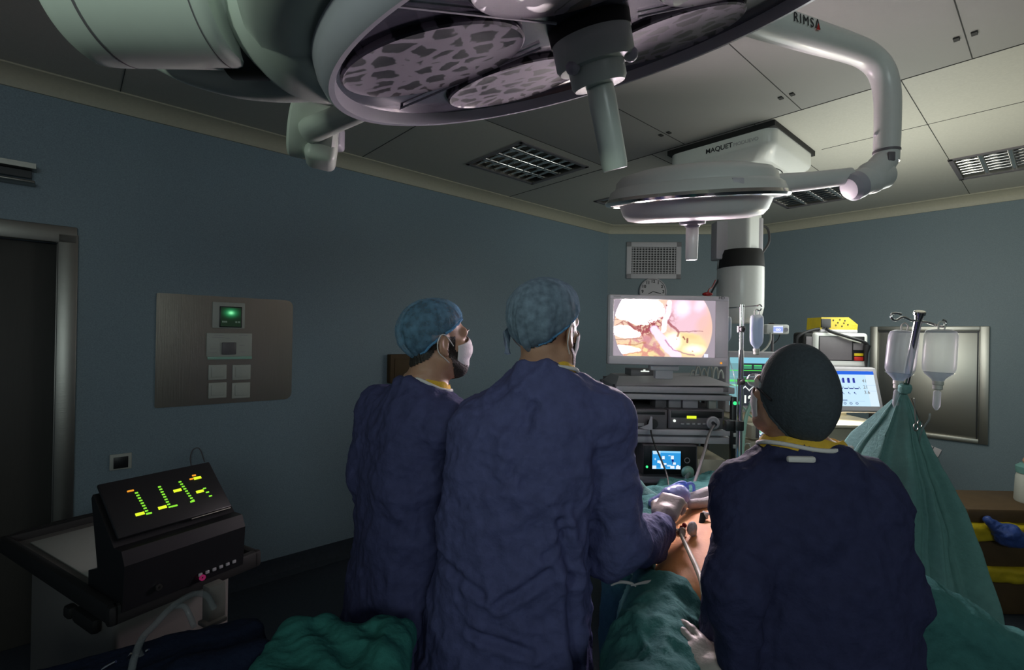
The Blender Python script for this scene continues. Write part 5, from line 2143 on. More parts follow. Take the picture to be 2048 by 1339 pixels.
def thicken(P, G, t):
    """close a patch into a thin shell"""
    N = normals(P, G)
    n = len(P)
    Q = np.vstack([P, P - N * t])
    e = {}
    for q in G:
        for a, b in ((q[0], q[1]), (q[1], q[2]), (q[2], q[3]), (q[3], q[0])):
            e[(a, b)] = 1
    H = [list(q) for q in G] + [[i + n for i in q[::-1]] for q in G]
    for a, b in e:
        if (b, a) not in e:
            H.append([b, a, a + n, b + n])
    return Q, H


def cap_surface(HFm, edge, grow, puff, pleat, seed, crown=(0, -.016, .034), rad=(.076, .098, .092), sc=1.0, tuck=1.03, nphi=150, nth=44, shape=None):
    """cloth cap: edge(phi) gives the height of the rim, phi = 0 at the forehead"""
    c, R = HFm
    ph = np.linspace(0, 2 * np.pi, nphi, endpoint=False)
    tt = np.linspace(0, 1, nth)
    P, T = np.meshgrid(ph, tt)
    ue = np.vectorize(edge)(P)
    thE = np.arccos(np.clip((ue - crown[2]) / (rad[2] * 1.02), -.98, .98))
    th = thE * T
    d = np.stack([np.sin(th) * np.sin(P), np.sin(th) * np.cos(P), np.cos(th)], -1)
    nz = fbm(np.stack([d[..., 0] * 3, d[..., 1] * 3, d[..., 2] * 3], -1).reshape(-1, 3) + seed, seed, 3).reshape(P.shape)
    pl = vnoise(np.stack([np.sin(P) * 7, np.cos(P) * 7, T * 1.1 + seed], -1).reshape(-1, 3), seed + 3).reshape(P.shape)
    pl2 = vnoise(np.stack([np.sin(P) * 17, np.cos(P) * 17, T * 1.6 + seed], -1).reshape(-1, 3), seed + 5).reshape(P.shape)
    g = 1 + grow + puff * np.sin(np.pi * np.clip(T, 0, 1) ** 1.6) * (.8 + .5 * nz) + pleat * (T ** 1.5) * (pl + .6 * pl2) * np.clip((1 - T) * 9, .25, 1)
    if shape is not None:
        g = g + shape(P, T)
    e = np.clip((T - .90) / .10, 0, 1)
    g = g * (1 - e) + (tuck + .02 * pl2) * e
    Lc = np.stack([d[..., 0] * rad[0], d[..., 1] * rad[1], d[..., 2] * rad[2]], -1) * g[..., None] + np.array(crown)
    Lc = Lc.reshape(-1, 3) * sc
    Wd = np.array(c)[None] + Lc @ np.array(R).T
    F = []
    for i in range(nth - 1):
        for k in range(nphi):
            F.append((i * nphi + k, (i + 1) * nphi + k, (i + 1) * nphi + (k + 1) % nphi, i * nphi + (k + 1) % nphi))
    rim = Wd.reshape(nth, nphi, 3)[-3]
    return Wd, np.array(F), rim


def gown_folds(V, F, seed, amp=1.0, creases=(), zdamp=None):
    N = normals(V, F)
    a1 = ridge(V * np.array([5.0, 5.0, 1.7]) + fbm(V * 3, seed, 2)[:, None] * .8 + seed, seed, 3)
    sh = V.copy()
    sh[:, 0] += V[:, 2] * .6
    a2 = ridge(sh * np.array([6.5, 6.5, 6.0]) + fbm(V * 4, seed + 4, 2)[:, None] * 1.1 + 5, seed + 2, 3)
    sh2 = V.copy()
    sh2[:, 0] -= V[:, 2] * .8
    a4 = ridge(sh2 * np.array([9, 9, 8.0]) + fbm(V * 5, seed + 7, 2)[:, None] * 1.3 + 2, seed + 8, 2)
    a3 = fbm(V * 24, seed + 6, 3)
    d = amp * (.0125 * a1 + .0105 * a2 + .0085 * a4 + .0045 * a3)
    for (x0, z0, x1, z1, w, dep) in creases:
        vx, vz = x1 - x0, z1 - z0
        t = np.clip(((V[:, 0] - x0) * vx + (V[:, 2] - z0) * vz) / (vx * vx + vz * vz), 0, 1)
        dd = np.hypot(V[:, 0] - x0 - t * vx, V[:, 2] - z0 - t * vz)
        d = d - dep * np.exp(-(dd / w) ** 2) * (N[:, 1] < .2) + dep * .6 * np.exp(-((dd - 1.8 * w) / w) ** 2) * (N[:, 1] < .2)
    return V + N * d[:, None]


def cuff_ring(parent, a, b, r, m, name='cuff'):
    mb = MB()
    a, b = Vector(a), Vector(b)
    d = (b - a).normalized()
    mb.lathe([(r * .93, 0), (r * 1.0, .004), (r * 1.03, .03), (r * .96, .055), (r * .90, .058), (r * .88, .03)], a, d, 28)
    return mb.build(name, m, parent)


def build_person(name, label, base, HFm, hsc, neck, rings, arms, legs, gown_mat, seed, creases=(), neckline=None, fold=1.0,
                 lo=None, hi=None, hands=(), extra_gown=(), h=.0052, hg=.0072, ears=True):
    t = thing(name, label, 'person', base)
    c, R = HFm
    lo, hi = Vector(lo), Vector(hi)
    B = SDF(lo, hi, h)
    # trunk
    for cx, cy, z, rx, ry, yw in rings:
        pass
    tr = [(cx, cy, z, rx * .84, ry * .80, yw) for cx, cy, z, rx, ry, yw in rings if z > .80]
    B.loft(tr, .03)
    B.cap(c + R @ Vector((0, -.028, -.050)) * hsc, neck, .055 * hsc, .062 * hsc, .03)
    for (sh, el, wr, r0) in arms:
        B.cap(neck - Vector((0, 0, .03)), sh, .050, .052, .04)
        B.cap(sh, el, r0 * .70, r0 * .58, .03)
        B.cap(el, wr, r0 * .60, .027, .02)
    for hip, kn, an, toe in legs:
        B.cap(hip, kn, .082, .056, .04)
        B.cap(kn, an, .056, .036, .02)
        B.cap(an, toe, .038, .028, .02)
    head_prims(B, HFm, hsc, ears)
    for hd in hands:
        hand_prims(B, **hd)
    V, F = B.mesh()
    vol = np.einsum('ij,ij->i', V[F[:, 0]], np.cross(V[F[:, 1]], V[F[:, 2]])).sum()
    if vol < 0:
        F = F[:, ::-1]
    V = relax(V, F, 1, .4)
    N = normals(V, F)
    body = mesh_obj('body', V, F, M['skin'], t)
    loc_ = (V - np.array(c)) @ np.array(R) / hsc
    # gown
    G = SDF(lo - Vector((.06, .06, 0)), hi + Vector((.06, .06, 0)), hg)
    G.loft(rings, .03)
    for (sh, el, wr, r0) in arms:
        G.cap(Vector(rings[-3][:3]) if False else neck - Vector((0, 0, .055)), sh, .062, r0 * .98, .05)
        G.cap(sh, el, r0, r0 * .92, .045)
        w2 = Vector(wr)
        G.cap(el, w2, r0 * .92, r0 * .62, .03)
    for e in extra_gown:
        G.cap(*e)
    nc, nn, nrx, nry, nyaw = neckline
    nn = Vector(nn).normalized()
    G.box(nc + nn * .25, (.16, .16, .25), axes(nn.orthogonal().normalized(), nn.cross(nn.orthogonal().normalized()), nn), .01, .012, sub=True)
    Vg, Fg = G.mesh()
    if np.einsum('ij,ij->i', Vg[Fg[:, 0]], np.cross(Vg[Fg[:, 1]], Vg[Fg[:, 2]])).sum() < 0:
        Fg = Fg[:, ::-1]
    Vg = gown_folds(Vg, Fg, seed, fold, creases)
    gown = mesh_obj('gown', Vg, Fg, gown_mat, t)
    # neckline binding and the yellow under-gown collar
    e1 = Vector((math.cos(nyaw), -math.sin(nyaw), 0))
    e1 = (e1 - nn * e1.dot(nn)).normalized()
    e2 = nn.cross(e1)
    mb = MB()
    pts = []
    for k in range(48):
        a = 2 * math.pi * k / 48
        w = .003 * math.sin(5 * a + seed)
        pts.append(nc + e1 * ((nrx + w) * math.cos(a)) + e2 * ((nry + w) * math.sin(a)) + nn * (.004 + .004 * math.sin(3 * a + seed)))
    mb.tube(pts, .0052, n=10, closed=True)
    bd = mb.build('neck_binding', M['binding'], gown)
    mb = MB()
    n = 48
    vs, fs = [], []
    for j, (kr, hgt) in enumerate(((1.0, -.004), (.94, .012), (.86, .022), (.80, .018), (.72, .0))):
        for k in range(n):
            a = 2 * math.pi * k / n
            vs.append(nc + e1 * (nrx * kr * math.cos(a)) + e2 * (nry * kr * math.sin(a)) + nn * (hgt + .003 * math.sin(7 * a)))
    for j in range(4):
        fs += [(j * n + k, j * n + (k + 1) % n, (j + 1) * n + (k + 1) % n, (j + 1) * n + k) for k in range(n)]
    mb.add(vs, fs)
    mb.build('undergown_collar', M['yellow_cloth'], t)
    # shoes
    for hip, kn, an, toe in legs:
        mb = MB()
        an, toe = Vector(an), Vector(toe)
        d = (toe - an)
        d.z = 0
        d.normalize()
        cx = an + d * .06
        mb.ball((cx.x, cx.y, .048), (.050, .145, .045), axes(Vector((d.y, -d.x, 0)), d, UP), 24)
        mb.build('shoe', M['drape_w'], t)
    return t, body, gown, (V, F, N, loc_)


def wear_mask(t, HFm, hsc, loops=True, mat_='mask'):
    c, R = HFm
    nu, nv = 49, 34
    P = []
    for j in range(nv):
        w = j / (nv - 1)
        for i in range(nu):
            a = math.radians(-78 + 156 * i / (nu - 1))
            k = abs(a) / math.radians(78)
            zt_, zb_ = .010 - .030 * k ** .8, -.126 + .040 * k ** 1.6
            z = zt_ + (zb_ - zt_) * w
            # face profile under the cloth
            fy = np.interp(z, [-.13, -.118, -.095, -.07, -.045, -.03, 0.0, .02], [.052, .074, .096, .103, .108, .110, .098, .092])
            wx = np.interp(z, [-.13, -.10, -.06, -.02, .02], [.036, .050, .063, .068, .069])
            nose = .012 * math.exp(-(a / .38) ** 2) * math.exp(-((z + .028) / .030) ** 2)
            r_ = math.cos(a)
            y = .006 + (fy + .005 - .006) * max(r_, .0) ** .75 + nose
            x = (wx + .005) * math.sin(a)
            y += .0022 * math.sin(w * 2 * math.pi * 3) * (1 - k ** 3)
            P.append(tuple(c + R @ Vector((x, y, z)) * hsc))
    P = np.array(P)
    G = np.array([(j * nu + i, (j + 1) * nu + i, (j + 1) * nu + i + 1, j * nu + i + 1) for j in range(nv - 1) for i in range(nu - 1)])
    Q, H = thicken(P, G, .0018)
    me = mesh_obj('face_mask', Q, H, M[mat_], t)
    T = lambda x, y, z: c + R @ Vector((x, y, z)) * hsc
    for s in ((-1, 1) if loops else ()):
        mb = MB()
        mb.tube([T(s * .070, .024, -.020), T(s * .078, .008, -.002), T(s * .086, -.010, .016), T(s * .091, -.028, .016), T(s * .092, -.040, -.006), T(s * .087, -.036, -.034), T(s * .078, -.012, -.056), T(s * .068, .010, -.074), T(s * .060, .022, -.084)], .0016, n=8, smooth=6)
        mb.build('ear_loop', M['binding'], me)
    return me


def face_bits(t, dat, HFm, hsc, beard=False, hair_edge=None):
    V, F, N, L = dat
    c, R = HFm
    T = lambda x, y, z: c + R @ Vector((x, y, z)) * hsc
    for s in (-1, 1):
        mb = MB()
        mb.ball(T(s * .031, .078, .002), .0115 * hsc, n=16)
        mb.build('eye', M['binding'], t)
        mb = MB()
        mb.tube([T(s * .014, .098, .020), T(s * .030, .098, .026), T(s * .048, .084, .020)], [.0035, .0045, .002], n=8, smooth=4)
        mb.build('eyebrow', M['hair'], t)
    if beard:
        def keep(Vv):
            x, y, z = L[:, 0], L[:, 1], L[:, 2]
            jaw = (z < -.030 - .25 * np.clip(y - .02, 0, 1)) & (z > -.135) & (y > -.006) & (y > -.002 - .5 * (z + .04))
            side = (np.abs(x) > .04) & (z < .012) & (z > -.06) & (y > .004) & (y < .034)
            return (jaw | side) & (np.abs(x) > .0)
        P, G = patch(V, F, N, keep, .0022)
        mesh_obj('beard', P, G, M['beard'], t)
    if hair_edge:
        def keep(Vv):
            x, y, z = L[:, 0], L[:, 1], L[:, 2]
            phi = np.arctan2(np.abs(x) / .076, (y + .016) / .098)
            e = np.interp(phi, [0, 1.0, 1.45, 1.75, 2.1, 3.15], hair_edge)
            ear = (np.abs(x) > .068) & (y > -.045) & (y < .012) & (z < .016)
            return (z > e) & ~ear
        P, G = patch(V, F, N, keep, .0045)
        mesh_obj('hair', P, G, M['hair'], t)


def put_cap(t, HFm, hsc, edge, material, seed, grow=.09, puff=.10, pleat=.05, edge_mat='cap_edge', rim_r=.0045, **kw):
    P, F, rim = cap_surface(HFm, edge, grow, puff, pleat, seed, sc=hsc, **kw)
    cp = mesh_obj('surgical_cap', P, F, M[material], t)
    mb = MB()
    rnd = random.Random(seed)
    pts = [Vector(p) + Vector((rnd.uniform(-1, 1), rnd.uniform(-1, 1), rnd.uniform(-1, 1))) * .0012 for p in rim]
    mb.tube(pts, rim_r, n=8, closed=True)
    mb.build('cap_edge', M[edge_mat], cp)
    return cp


def interp_edge(front, temple, ear, behind, back):
    def e(p):
        p = abs((p + math.pi) % (2 * math.pi) - math.pi)
        return float(np.interp(p, [0, .8, 1.5, 2.2, math.pi], [front, temple, ear, behind, back]))
    return e


# --- bearded surgeon in side view (left)
H1 = head_frame(at(874, 679, 1.60), 57, 4)
nk1 = at(852, 768, 1.60)
y1 = math.radians(52)
rg1 = [(-.335, 1.63, .16, .27, .21, y1), (-.335, 1.63, .70, .235, .18, y1), (-.332, 1.63, .92, .205, .155, y1), (-.325, 1.625, 1.10, .200, .150, y1), (-.318, 1.62, 1.28, .198, .145, y1),
       (-.305, 1.615, 1.40, .170, .120, y1), (-.29, 1.61, 1.465, .110, .092, y1), (-.283, 1.60, 1.52, .072, .070, y1)]
shL, shR = Vector((-.440, 1.735, 1.38)), Vector((-.196, 1.510, 1.372))
elL, elR = at(742, 945, 1.69), Vector((-.040, 1.725, 1.225))
wrL, wrR = Vector((-.255, 1.865, 1.07)), Vector((.05, 1.935, 1.08))
legs1 = [((-.40, 1.69, .90), (-.40, 1.70, .49), (-.40, 1.69, .09), (-.33, 1.77, .045)), ((-.27, 1.57, .90), (-.26, 1.57, .49), (-.27, 1.56, .09), (-.18, 1.63, .045))]
p1, b1, g1, D1 = build_person('person', 'bearded surgeon in side view with white mask, sheer blue cap and dark blue gown', (-.33, 1.62, 0), H1, 1.0, nk1, rg1,
                              [(shL, elL, wrL, .074), (shR, elR, wrR, .074)], legs1, M['gown3'], 11, neckline=(at(856, 770, 1.60), Vector((.28, .16, .94)), .080, .076, y1), fold=1.0,
                              lo=(-.66, 1.30, 0), hi=(.28, 2.16, 1.84),
                              hands=[dict(W=wrL + Vector((.02, .01, 0)), d=(.80, .5, -.15), n=(.2, 0, 1), side=1), dict(W=wrR + Vector((.02, .02, 0)), d=(.7, .6, -.2), n=(.1, 0, 1), side=-1, curl=(35, 45, 30))])
face_bits(p1, D1, H1, 1.0, True, (.06, .05, .010, -.030, -.060, -.085))
wear_mask(p1, H1, 1.0)
put_cap(p1, H1, 1.0, interp_edge(.062, .050, .012, -.035, -.062), 'cap', 3, .10, .11, .06)
for s, w, hd in ((0, wrL, (.80, .5, -.15)), (1, wrR, (.7, .6, -.2))):
    V, F, N, L = D1
    wv, dv_ = np.array(w), np.array(Vector(hd).normalized())
    P, G = patch(V, F, N, lambda Q: (((Q - wv) @ dv_) > -.01) & (np.linalg.norm(Q - wv - dv_ * .08, axis=1) < .17), .0016)
    mesh_obj('glove', P, G, M['glove'], p1)

# --- tall surgeon seen from behind, working arm to the patient (centre)
H2 = head_frame(at(1094, 656, 1.38), 36, 2, 3)
nk2 = at(1092, 738, 1.385)
rg2 = [(-.035, 1.41, .16, .31, .22, .1), (-.012, 1.41, .70, .250, .18, .1), (.002, 1.41, .92, .215, .158, .1), (.018, 1.40, 1.10, .196, .148, .1), (.040, 1.39, 1.28, .196, .140, .1),
       (.062, 1.385, 1.42, .182, .118, .1), (.082, 1.38, 1.495, .122, .092, .1), (.092, 1.385, 1.58, .074, .070, .1)]
sL2, sR2 = at(974, 846, 1.40), at(1204, 838, 1.39)
eL2, eR2 = at(930, 1050, 1.40), at(1238, 1082, 1.43)
wL2, wR2 = Vector((.09, 1.68, 1.06)), at(1322, 1056, 1.67)
legs2 = [((-.10, 1.42, .90), (-.10, 1.43, .49), (-.10, 1.42, .09), (-.09, 1.54, .045)), ((.10, 1.40, .90), (.11, 1.41, .49), (.11, 1.40, .09), (.14, 1.51, .045))]
hW2 = at(1326, 1036, 1.69)
hd2 = (at(1344, 1000, 1.75) - hW2)
p2, b2, g2, D2 = build_person('person', 'tall surgeon seen from behind in pale blue cap, gloved right hand at the bare abdomen', (.03, 1.40, 0), H2, 1.02, nk2, rg2,
                              [(sL2, eL2, wL2, .078), (sR2, eR2, wR2, .074)], legs2, M['gown'], 27,
                              creases=[(.06, 1.47, .00, 1.36, .012, .010), (.13, 1.18, .16, 1.03, .014, .016), (.155, 1.03, .17, .80, .014, .018), (.17, .80, .18, .60, .012, .012),
                                       (.09, 1.10, .15, 1.16, .010, .010), (-.02, .98, .10, 1.06, .012, .010), (.0, 1.30, .05, 1.42, .012, .008), (-.08, .90, .06, .86, .012, .010), (-.18, 1.05, -.06, 1.00, .012, .009)],
                              neckline=(at(1098, 738, 1.385), Vector((.20, .22, .95)), .078, .074, .4), fold=1.1,
                              lo=(-.42, 1.08, 0), hi=(.66, 1.96, 1.90),
                              extra_gown=[(eR2, at(1300, 1092, 1.60), .062, .054, .04), (eR2, at(1215, 1130, 1.42), .06, .045, .04)],
                              hands=[dict(W=hW2, d=hd2, n=(-.25, -.35, .9), side=-1, curl=(48, 62, 40), spread=3, sc=1.10, thumb=(30, 30)),
                                     dict(W=wL2 + Vector((.02, .02, 0)), d=(.6, .75, -.25), n=(.1, -.1, 1), side=1, curl=(35, 45, 30))])
face_bits(p2, D2, H2, 1.02, True, (.07, .06, .018, .0, -.036, -.056))
wear_mask(p2, H2, 1.02)
put_cap(p2, H2, 1.02, interp_edge(.066, .055, .016, -.030, -.058), 'cap2', 8, .13, .13, .07)
mb = MB()
c_, R_ = H2
T2 = lambda x, y, z: c_ + R_ @ Vector((x, y, z)) * 1.02
fo_ = [(-.078, -.062, .010), (-.088, -.066, -.020), (-.094, -.066, -.050), (-.092, -.056, -.078), (-.070, -.066, -.074), (-.066, -.086, -.045), (-.066, -.088, -.015)]
nn_ = 7
vs_f = []
for q in range(2):
    for (x, y, z) in fo_:
        vs_f.append(T2(x + .010 * math.sin(z * 90) * q, y - .004 * q, z + .004 * q))
mb.add(vs_f, [tuple(range(nn_)), tuple(range(2 * nn_ - 1, nn_ - 1, -1))] + [(k, (k + 1) % nn_, nn_ + (k + 1) % nn_, nn_ + k) for k in range(nn_)])
mb.build('cap_fold', M['cap2'], p2)
V, F, N, L = D2
for w, dv_ in ((hW2, hd2), (wL2, Vector((.6, .75, -.25)))):
    wv, dd = np.array(w), np.array(Vector(dv_).normalized())
    P, G = patch(V, F, N, lambda Q: (((Q - wv) @ dd) > -.035) & (np.linalg.norm(Q - wv - dd * .08, axis=1) < .18), .0018)
    gl = mesh_obj('glove', P, G, M['glove'], p2)
    # rolled glove edge over the sleeve end
    mb = MB()
    mb.tube([Vector(wv) - Vector(dd) * .030 + (Vector(dd).orthogonal().normalized() * math.cos(a) + Vector(dd).cross(Vector(dd).orthogonal().normalized()) * math.sin(a)) * .033 for a in np.linspace(0, 2 * np.pi, 24, endpoint=False)], .0035, n=8, closed=True)
    mb.build('glove_edge', M['binding'], gl)

# --- surgeon nearest us on the right, dark cap
H3 = head_frame(at(1582, 790, 1.20), -13, 12, -2)
nk3 = at(1602, 890, 1.20)
rg3 = [(.745, 1.22, .16, .30, .22, 0), (.742, 1.22, .80, .245, .18, 0), (.735, 1.22, .98, .228, .165, 0), (.728, 1.215, 1.12, .212, .150, 0), (.722, 1.21, 1.23, .190, .135, 0),
       (.716, 1.205, 1.31, .160, .112, 0), (.712, 1.20, 1.365, .112, .092, 0), (.710, 1.20, 1.41, .082, .078, 0)]
sL3, sR3 = at(1500, 992, 1.20), at(1728, 990, 1.20)
eL3, eR3 = at(1468, 1165, 1.10), at(1786, 1185, 1.17)
hW3 = at(1446, 1356, 1.10)
wL3, wR3 = hW3 + Vector((.035, .0, .05)), Vector((.86, 1.47, 1.02))
hd3 = at(1366, 1272, 1.20) - hW3
legs3 = [((.65, 1.22, .84), (.64, 1.23, .46), (.64, 1.22, .09), (.63, 1.33, .045)), ((.82, 1.22, .84), (.83, 1.23, .46), (.83, 1.22, .09), (.84, 1.33, .045))]
p3, b3, g3, D3 = build_person('person', 'shorter surgeon nearest us on the right, in dark cloth cap and navy gown, back turned', (.73, 1.21, 0), H3, .885, nk3, rg3,
                              [(sL3, eL3, wL3, .066), (sR3, eR3, wR3, .074)], legs3, M['gown2'], 41, fold=.9, ears=False,
                              neckline=(at(1604, 893, 1.20), Vector((.05, .12, .97)), .100, .092, 0.0),
                              lo=(.33, .92, 0), hi=(1.10, 1.62, 1.72),
                              hands=[dict(W=hW3, d=hd3, n=(-.2, -.3, .93), side=1, curl=(8, 14, 10), spread=3, sc=1.0, thumb=(20, 15)), dict(W=wR3, d=(-.15, .95, -.2), n=(0, .2, 1), side=-1, curl=(35, 45, 30))])
face_bits(p3, D3, H3, .885, False)
wear_mask(p3, H3, .885, False)


def bun(P, T):
    b = np.cos(np.clip((P - math.pi) / 1.15, -math.pi / 2, math.pi / 2)) ** 2
    return .10 * b * np.sin(np.pi * np.clip((T - .35) / .65, 0, 1)) ** 1.2


put_cap(p3, H3, .885, interp_edge(.055, .030, -.055, -.100, -.124), 'cap3', 15, .06, .035, .018, 'cap3', .004, rad=(.076, .102, .130), crown=(0, -.018, .010), shape=bun)
mb = MB()
c_, R_ = H3
T3 = lambda x, y, z: c_ + R_ @ Vector((x, y, z)) * .885
mb.tube([T3(-.072, .030, .018), T3(-.066, .070, .020), T3(-.040, .100, .016), T3(0, .112, .012), T3(.040, .100, .016), T3(.066, .070, .020), T3(.072, .030, .018)], [.008, .014, .016, .012, .016, .014, .008], n=12, smooth=5)
mb.build('goggles', M['clear'], p3)
mb = MB()
mb.tube([T3(-.076, .040, .012), T3(-.084, .0, .006), T3(-.088, -.03, .0)], .003, n=8, smooth=4)
mb.tube([T3(.076, .040, .012), T3(.084, .0, .006), T3(.088, -.03, .0)], .003, n=8, smooth=4)
mb.build('goggle_strap', M['black'], p3)
mb = MB()
p = at(1602, 918, 1.085)
mb.box(p, (.062, .012, .014), None, .005)
mb.build('neck_tie', M['binding'], g3)
V, F, N, L = D3
for w, dv_ in ((hW3, hd3), (wR3, Vector((-.15, .95, -.2)))):
    wv, dd = np.array(w), np.array(Vector(dv_).normalized())
    P, G = patch(V, F, N, lambda Q: (((Q - wv) @ dd) > -.03) & (np.linalg.norm(Q - wv - dd * .08, axis=1) < .18), .0016)
    mesh_obj('glove', P, G, M['glove'], p3)


# ------------------------------------------------------------------ patient, table and drapes
PA = Vector((.42, .907, 0)).normalized()       # patient axis, feet to head
PP = Vector((PA.y, -PA.x, 0))                  # to the patient's left
PR = axes(PP, PA, UP)
PC = Vector((.60, 1.50, 0))                    # pelvis


def pat(x, y, z):
    return PC + PP * x + PA * y + UP * z


t = thing('operating_table', 'operating table under the green drapes', 'operating table', pat(0, .55, 0))
mb = MB()
mb.box(pat(0, .55, .735), (.46, 1.25, .06), PR, .02)
mb.build('mattress', M['black'], t)
mb = MB()
mb.box(pat(0, .55, .690), (.50, 1.28, .03), PR, .006)
mb.build('top', M['steel'], t)
mb = MB()
mb.box(pat(0, .6, .40), (.24, .34, .56), PR, .02)
mb.build('column', M['steel'], t)
mb = MB()
mb.box(pat(0, .6, .07), (.45, .95, .12), PR, .03)
mb.build('base', M['grey'], t)
for s in (-1, 1):
    mb = MB()
    mb.box(pat(s * .262, .62, .70), (.012, 1.0, .03), PR, .003)
    mb.build('side_rail', M['chrome'], t)
kR, kL = Vector((.30, 1.02, .80)), Vector((1.22, 1.50, .80))
hR, hL = pat(-.10, -.02, .82), pat(.10, -.02, .82)
fR, fL = Vector((.22, .66, .62)), Vector((1.62, 1.35, .62))

lo, hi = Vector((.10, .50, .55)), Vector((1.80, 2.95, 1.10))
S = SDF(lo, hi, .0065)
S.ell(pat(0, .05, .855), (.180, .20, .105), PR, .05)
S.ell(pat(0, .30, .865), (.175, .30, .122), PR, .06)
S.ell(pat(0, .62, .875), (.165, .26, .115), PR, .06)
S.cap(pat(-.15, .80, .88), pat(.15, .80, .88), .07, None, .05)
S.cap(pat(0, .85, .87), pat(0, .98, .84), .052, None, .03)
hp_ = (pat(0, 1.08, .83), axes(PP * -1, UP, PA))
head_prims(S, hp_, .98)
for hip, kn, an in ((hR, kR, fR), (hL, kL, fL)):
    S.cap(hip, kn, .082, .058, .05)
    S.cap(kn, an, .056, .036, .02)
    S.cap(an, an + Vector((0, -.03, .10)), .036, .028, .02)
for s in (-1, 1):
    S.cap(pat(s * .18, .80, .87), pat(s * .235, .55, .83), .044, .038, .03)
    S.cap(pat(s * .235, .55, .83), pat(s * .215, .32, .82), .038, .028, .02)
    hand_prims(S, pat(s * .21, .31, .82), -PA, UP, s, (10, 15, 10), 4, .95)
V, F = S.mesh()
if np.einsum('ij,ij->i', V[F[:, 0]], np.cross(V[F[:, 1]], V[F[:, 2]])).sum() < 0:
    F = F[:, ::-1]
t = thing('person', 'patient lying under green drapes, only the orange painted abdomen uncovered', 'person', PC + UP * .76)
V = relax(V, F, 1, .4)
mesh_obj('body', V, F, M['iodine'], t)


def cloth(name, S, seed, amp, m, label, cat='drape', group=None, base=None, parent=None):
    V, F = S.mesh()
    if np.einsum('ij,ij->i', V[F[:, 0]], np.cross(V[F[:, 1]], V[F[:, 2]])).sum() < 0:
        F = F[:, ::-1]
    N = normals(V, F)
    w = fbm(V * 3, seed, 2)[:, None]
    d = ridge(V * np.array([6, 6, 3.0]) + w * 1.2 + seed, seed, 3) * .016 + ridge(V * np.array([13, 13, 9.0]) + w * 1.5, seed + 5, 3) * .008 + fbm(V * 30, seed + 9, 2) * .002
    V = V + N * (d * amp)[:, None]
    o = mesh_obj(name, V, F, m, parent, base or (V[:, 0].mean(), V[:, 1].mean(), V[:, 2].min()))
    if label:
        tag(o, label, cat, group)
    return o


# drape over the near leg (between the two front surgeons)
S = SDF((-.05, .42, .28), (.80, 1.66, 1.12), .008)
k2 = kR + Vector((0, 0, .03))
S.cap(hR + Vector((-.02, -.02, -.0)), k2, .125, .105, .04)
S.cap(k2, fR + Vector((0, 0, .05)), .108, .085, .04)
for dz, g in ((-.12, .0), (-.24, .015), (-.36, .02)):
    S.cap(hR + Vector((-.02, -.02, dz)), k2 + Vector((0, 0, dz)), .110 + g, .10 + g, .05)
    S.cap(k2 + Vector((0, 0, dz)), fR + Vector((0, 0, .05 + dz * .6)), .10 + g, .085 + g, .05)
S.box(pat(.02, .285, .95), (.17, .36, .16), PR, .03, .02, sub=True)
cloth('leg_drape', S, 51, 1.7, M['drape'], 'green surgical drape over the patient\'s leg between the two nearest surgeons')
S = SDF((.70, .95, .28), (1.85, 1.85, 1.08), .010)
k2 = kL + Vector((0, 0, .03))
S.cap(hL + Vector((.10, .06, 0)), k2, .115, .105, .04)
S.cap(k2, fL + Vector((0, 0, .05)), .108, .085, .04)
for dz, g in ((-.14, .01), (-.28, .02)):
    S.cap(hL + Vector((.12, .06, dz)), k2 + Vector((0, 0, dz)), .10 + g, .10 + g, .05)
    S.cap(k2 + Vector((0, 0, dz)), fL + Vector((0, 0, .05 + dz * .6)), .10 + g, .085 + g, .05)
S.box(pat(.02, .34, .95), (.165, .36, .16), PR, .03, .02, sub=True)
cloth('leg_drape', S, 57, 1.0, M['drape'], 'green surgical drape over the patient\'s far leg, behind the dark capped surgeon')
# chest and flank drape with the window over the abdomen
S = SDF((.05, 1.35, .42), (1.62, 2.75, 1.16), .009)
S.box(pat(0, .55, .70), (.32, .62, .225), PR, .10, .05)
S.ell(pat(0, .78, .86), (.30, .24, .130), PR, .06)
S.cap(pat(-.24, .10, .86), pat(-.26, .62, .90), .06, .085, .05)
S.cap(pat(.24, .10, .86), pat(.26, .62, .90), .06, .07, .05)
S.cap(pat(-.30, .62, .93), pat(-.02, .70, .955), .055, .05, .04)
S.ell(pat(0, 1.07, .83), (.16, .22, .145), PR, .06)
S.ell(pat(0, .30, .90), (.185, .33, .16), PR, .04, sub=True)
S.ell(pat(0, .02, .93), (.15, .22, .15), PR, .04, sub=True)
cloth('chest_drape', S, 63, 1.0, M['drape'], 'green surgical drape across the patient\'s chest and flanks around the bare abdomen')

# pale edge strip on the leg drape
for nm, pts, lab in (('drape_edge', [at(1222, 1170, 1.42), at(1240, 1163, 1.44), at(1262, 1166, 1.44), at(1272, 1172, 1.43)], 'short pale adhesive edge of the leg drape beside the tall surgeon\'s gown'),
                     ('drape_edge', [at(1262, 1170, 1.43), at(1290, 1164, 1.445), at(1320, 1159, 1.455), at(1346, 1156, 1.46)], 'long thin pale adhesive edge of the drape below the bare abdomen')):
    mb = MB()
    mb.tube(pts, [.002, .0045, .0045, .002], n=8, smooth=5)
    tag(mb.build(nm, M['drape_w'], None, loc=pts[1]), lab, 'drape edge')
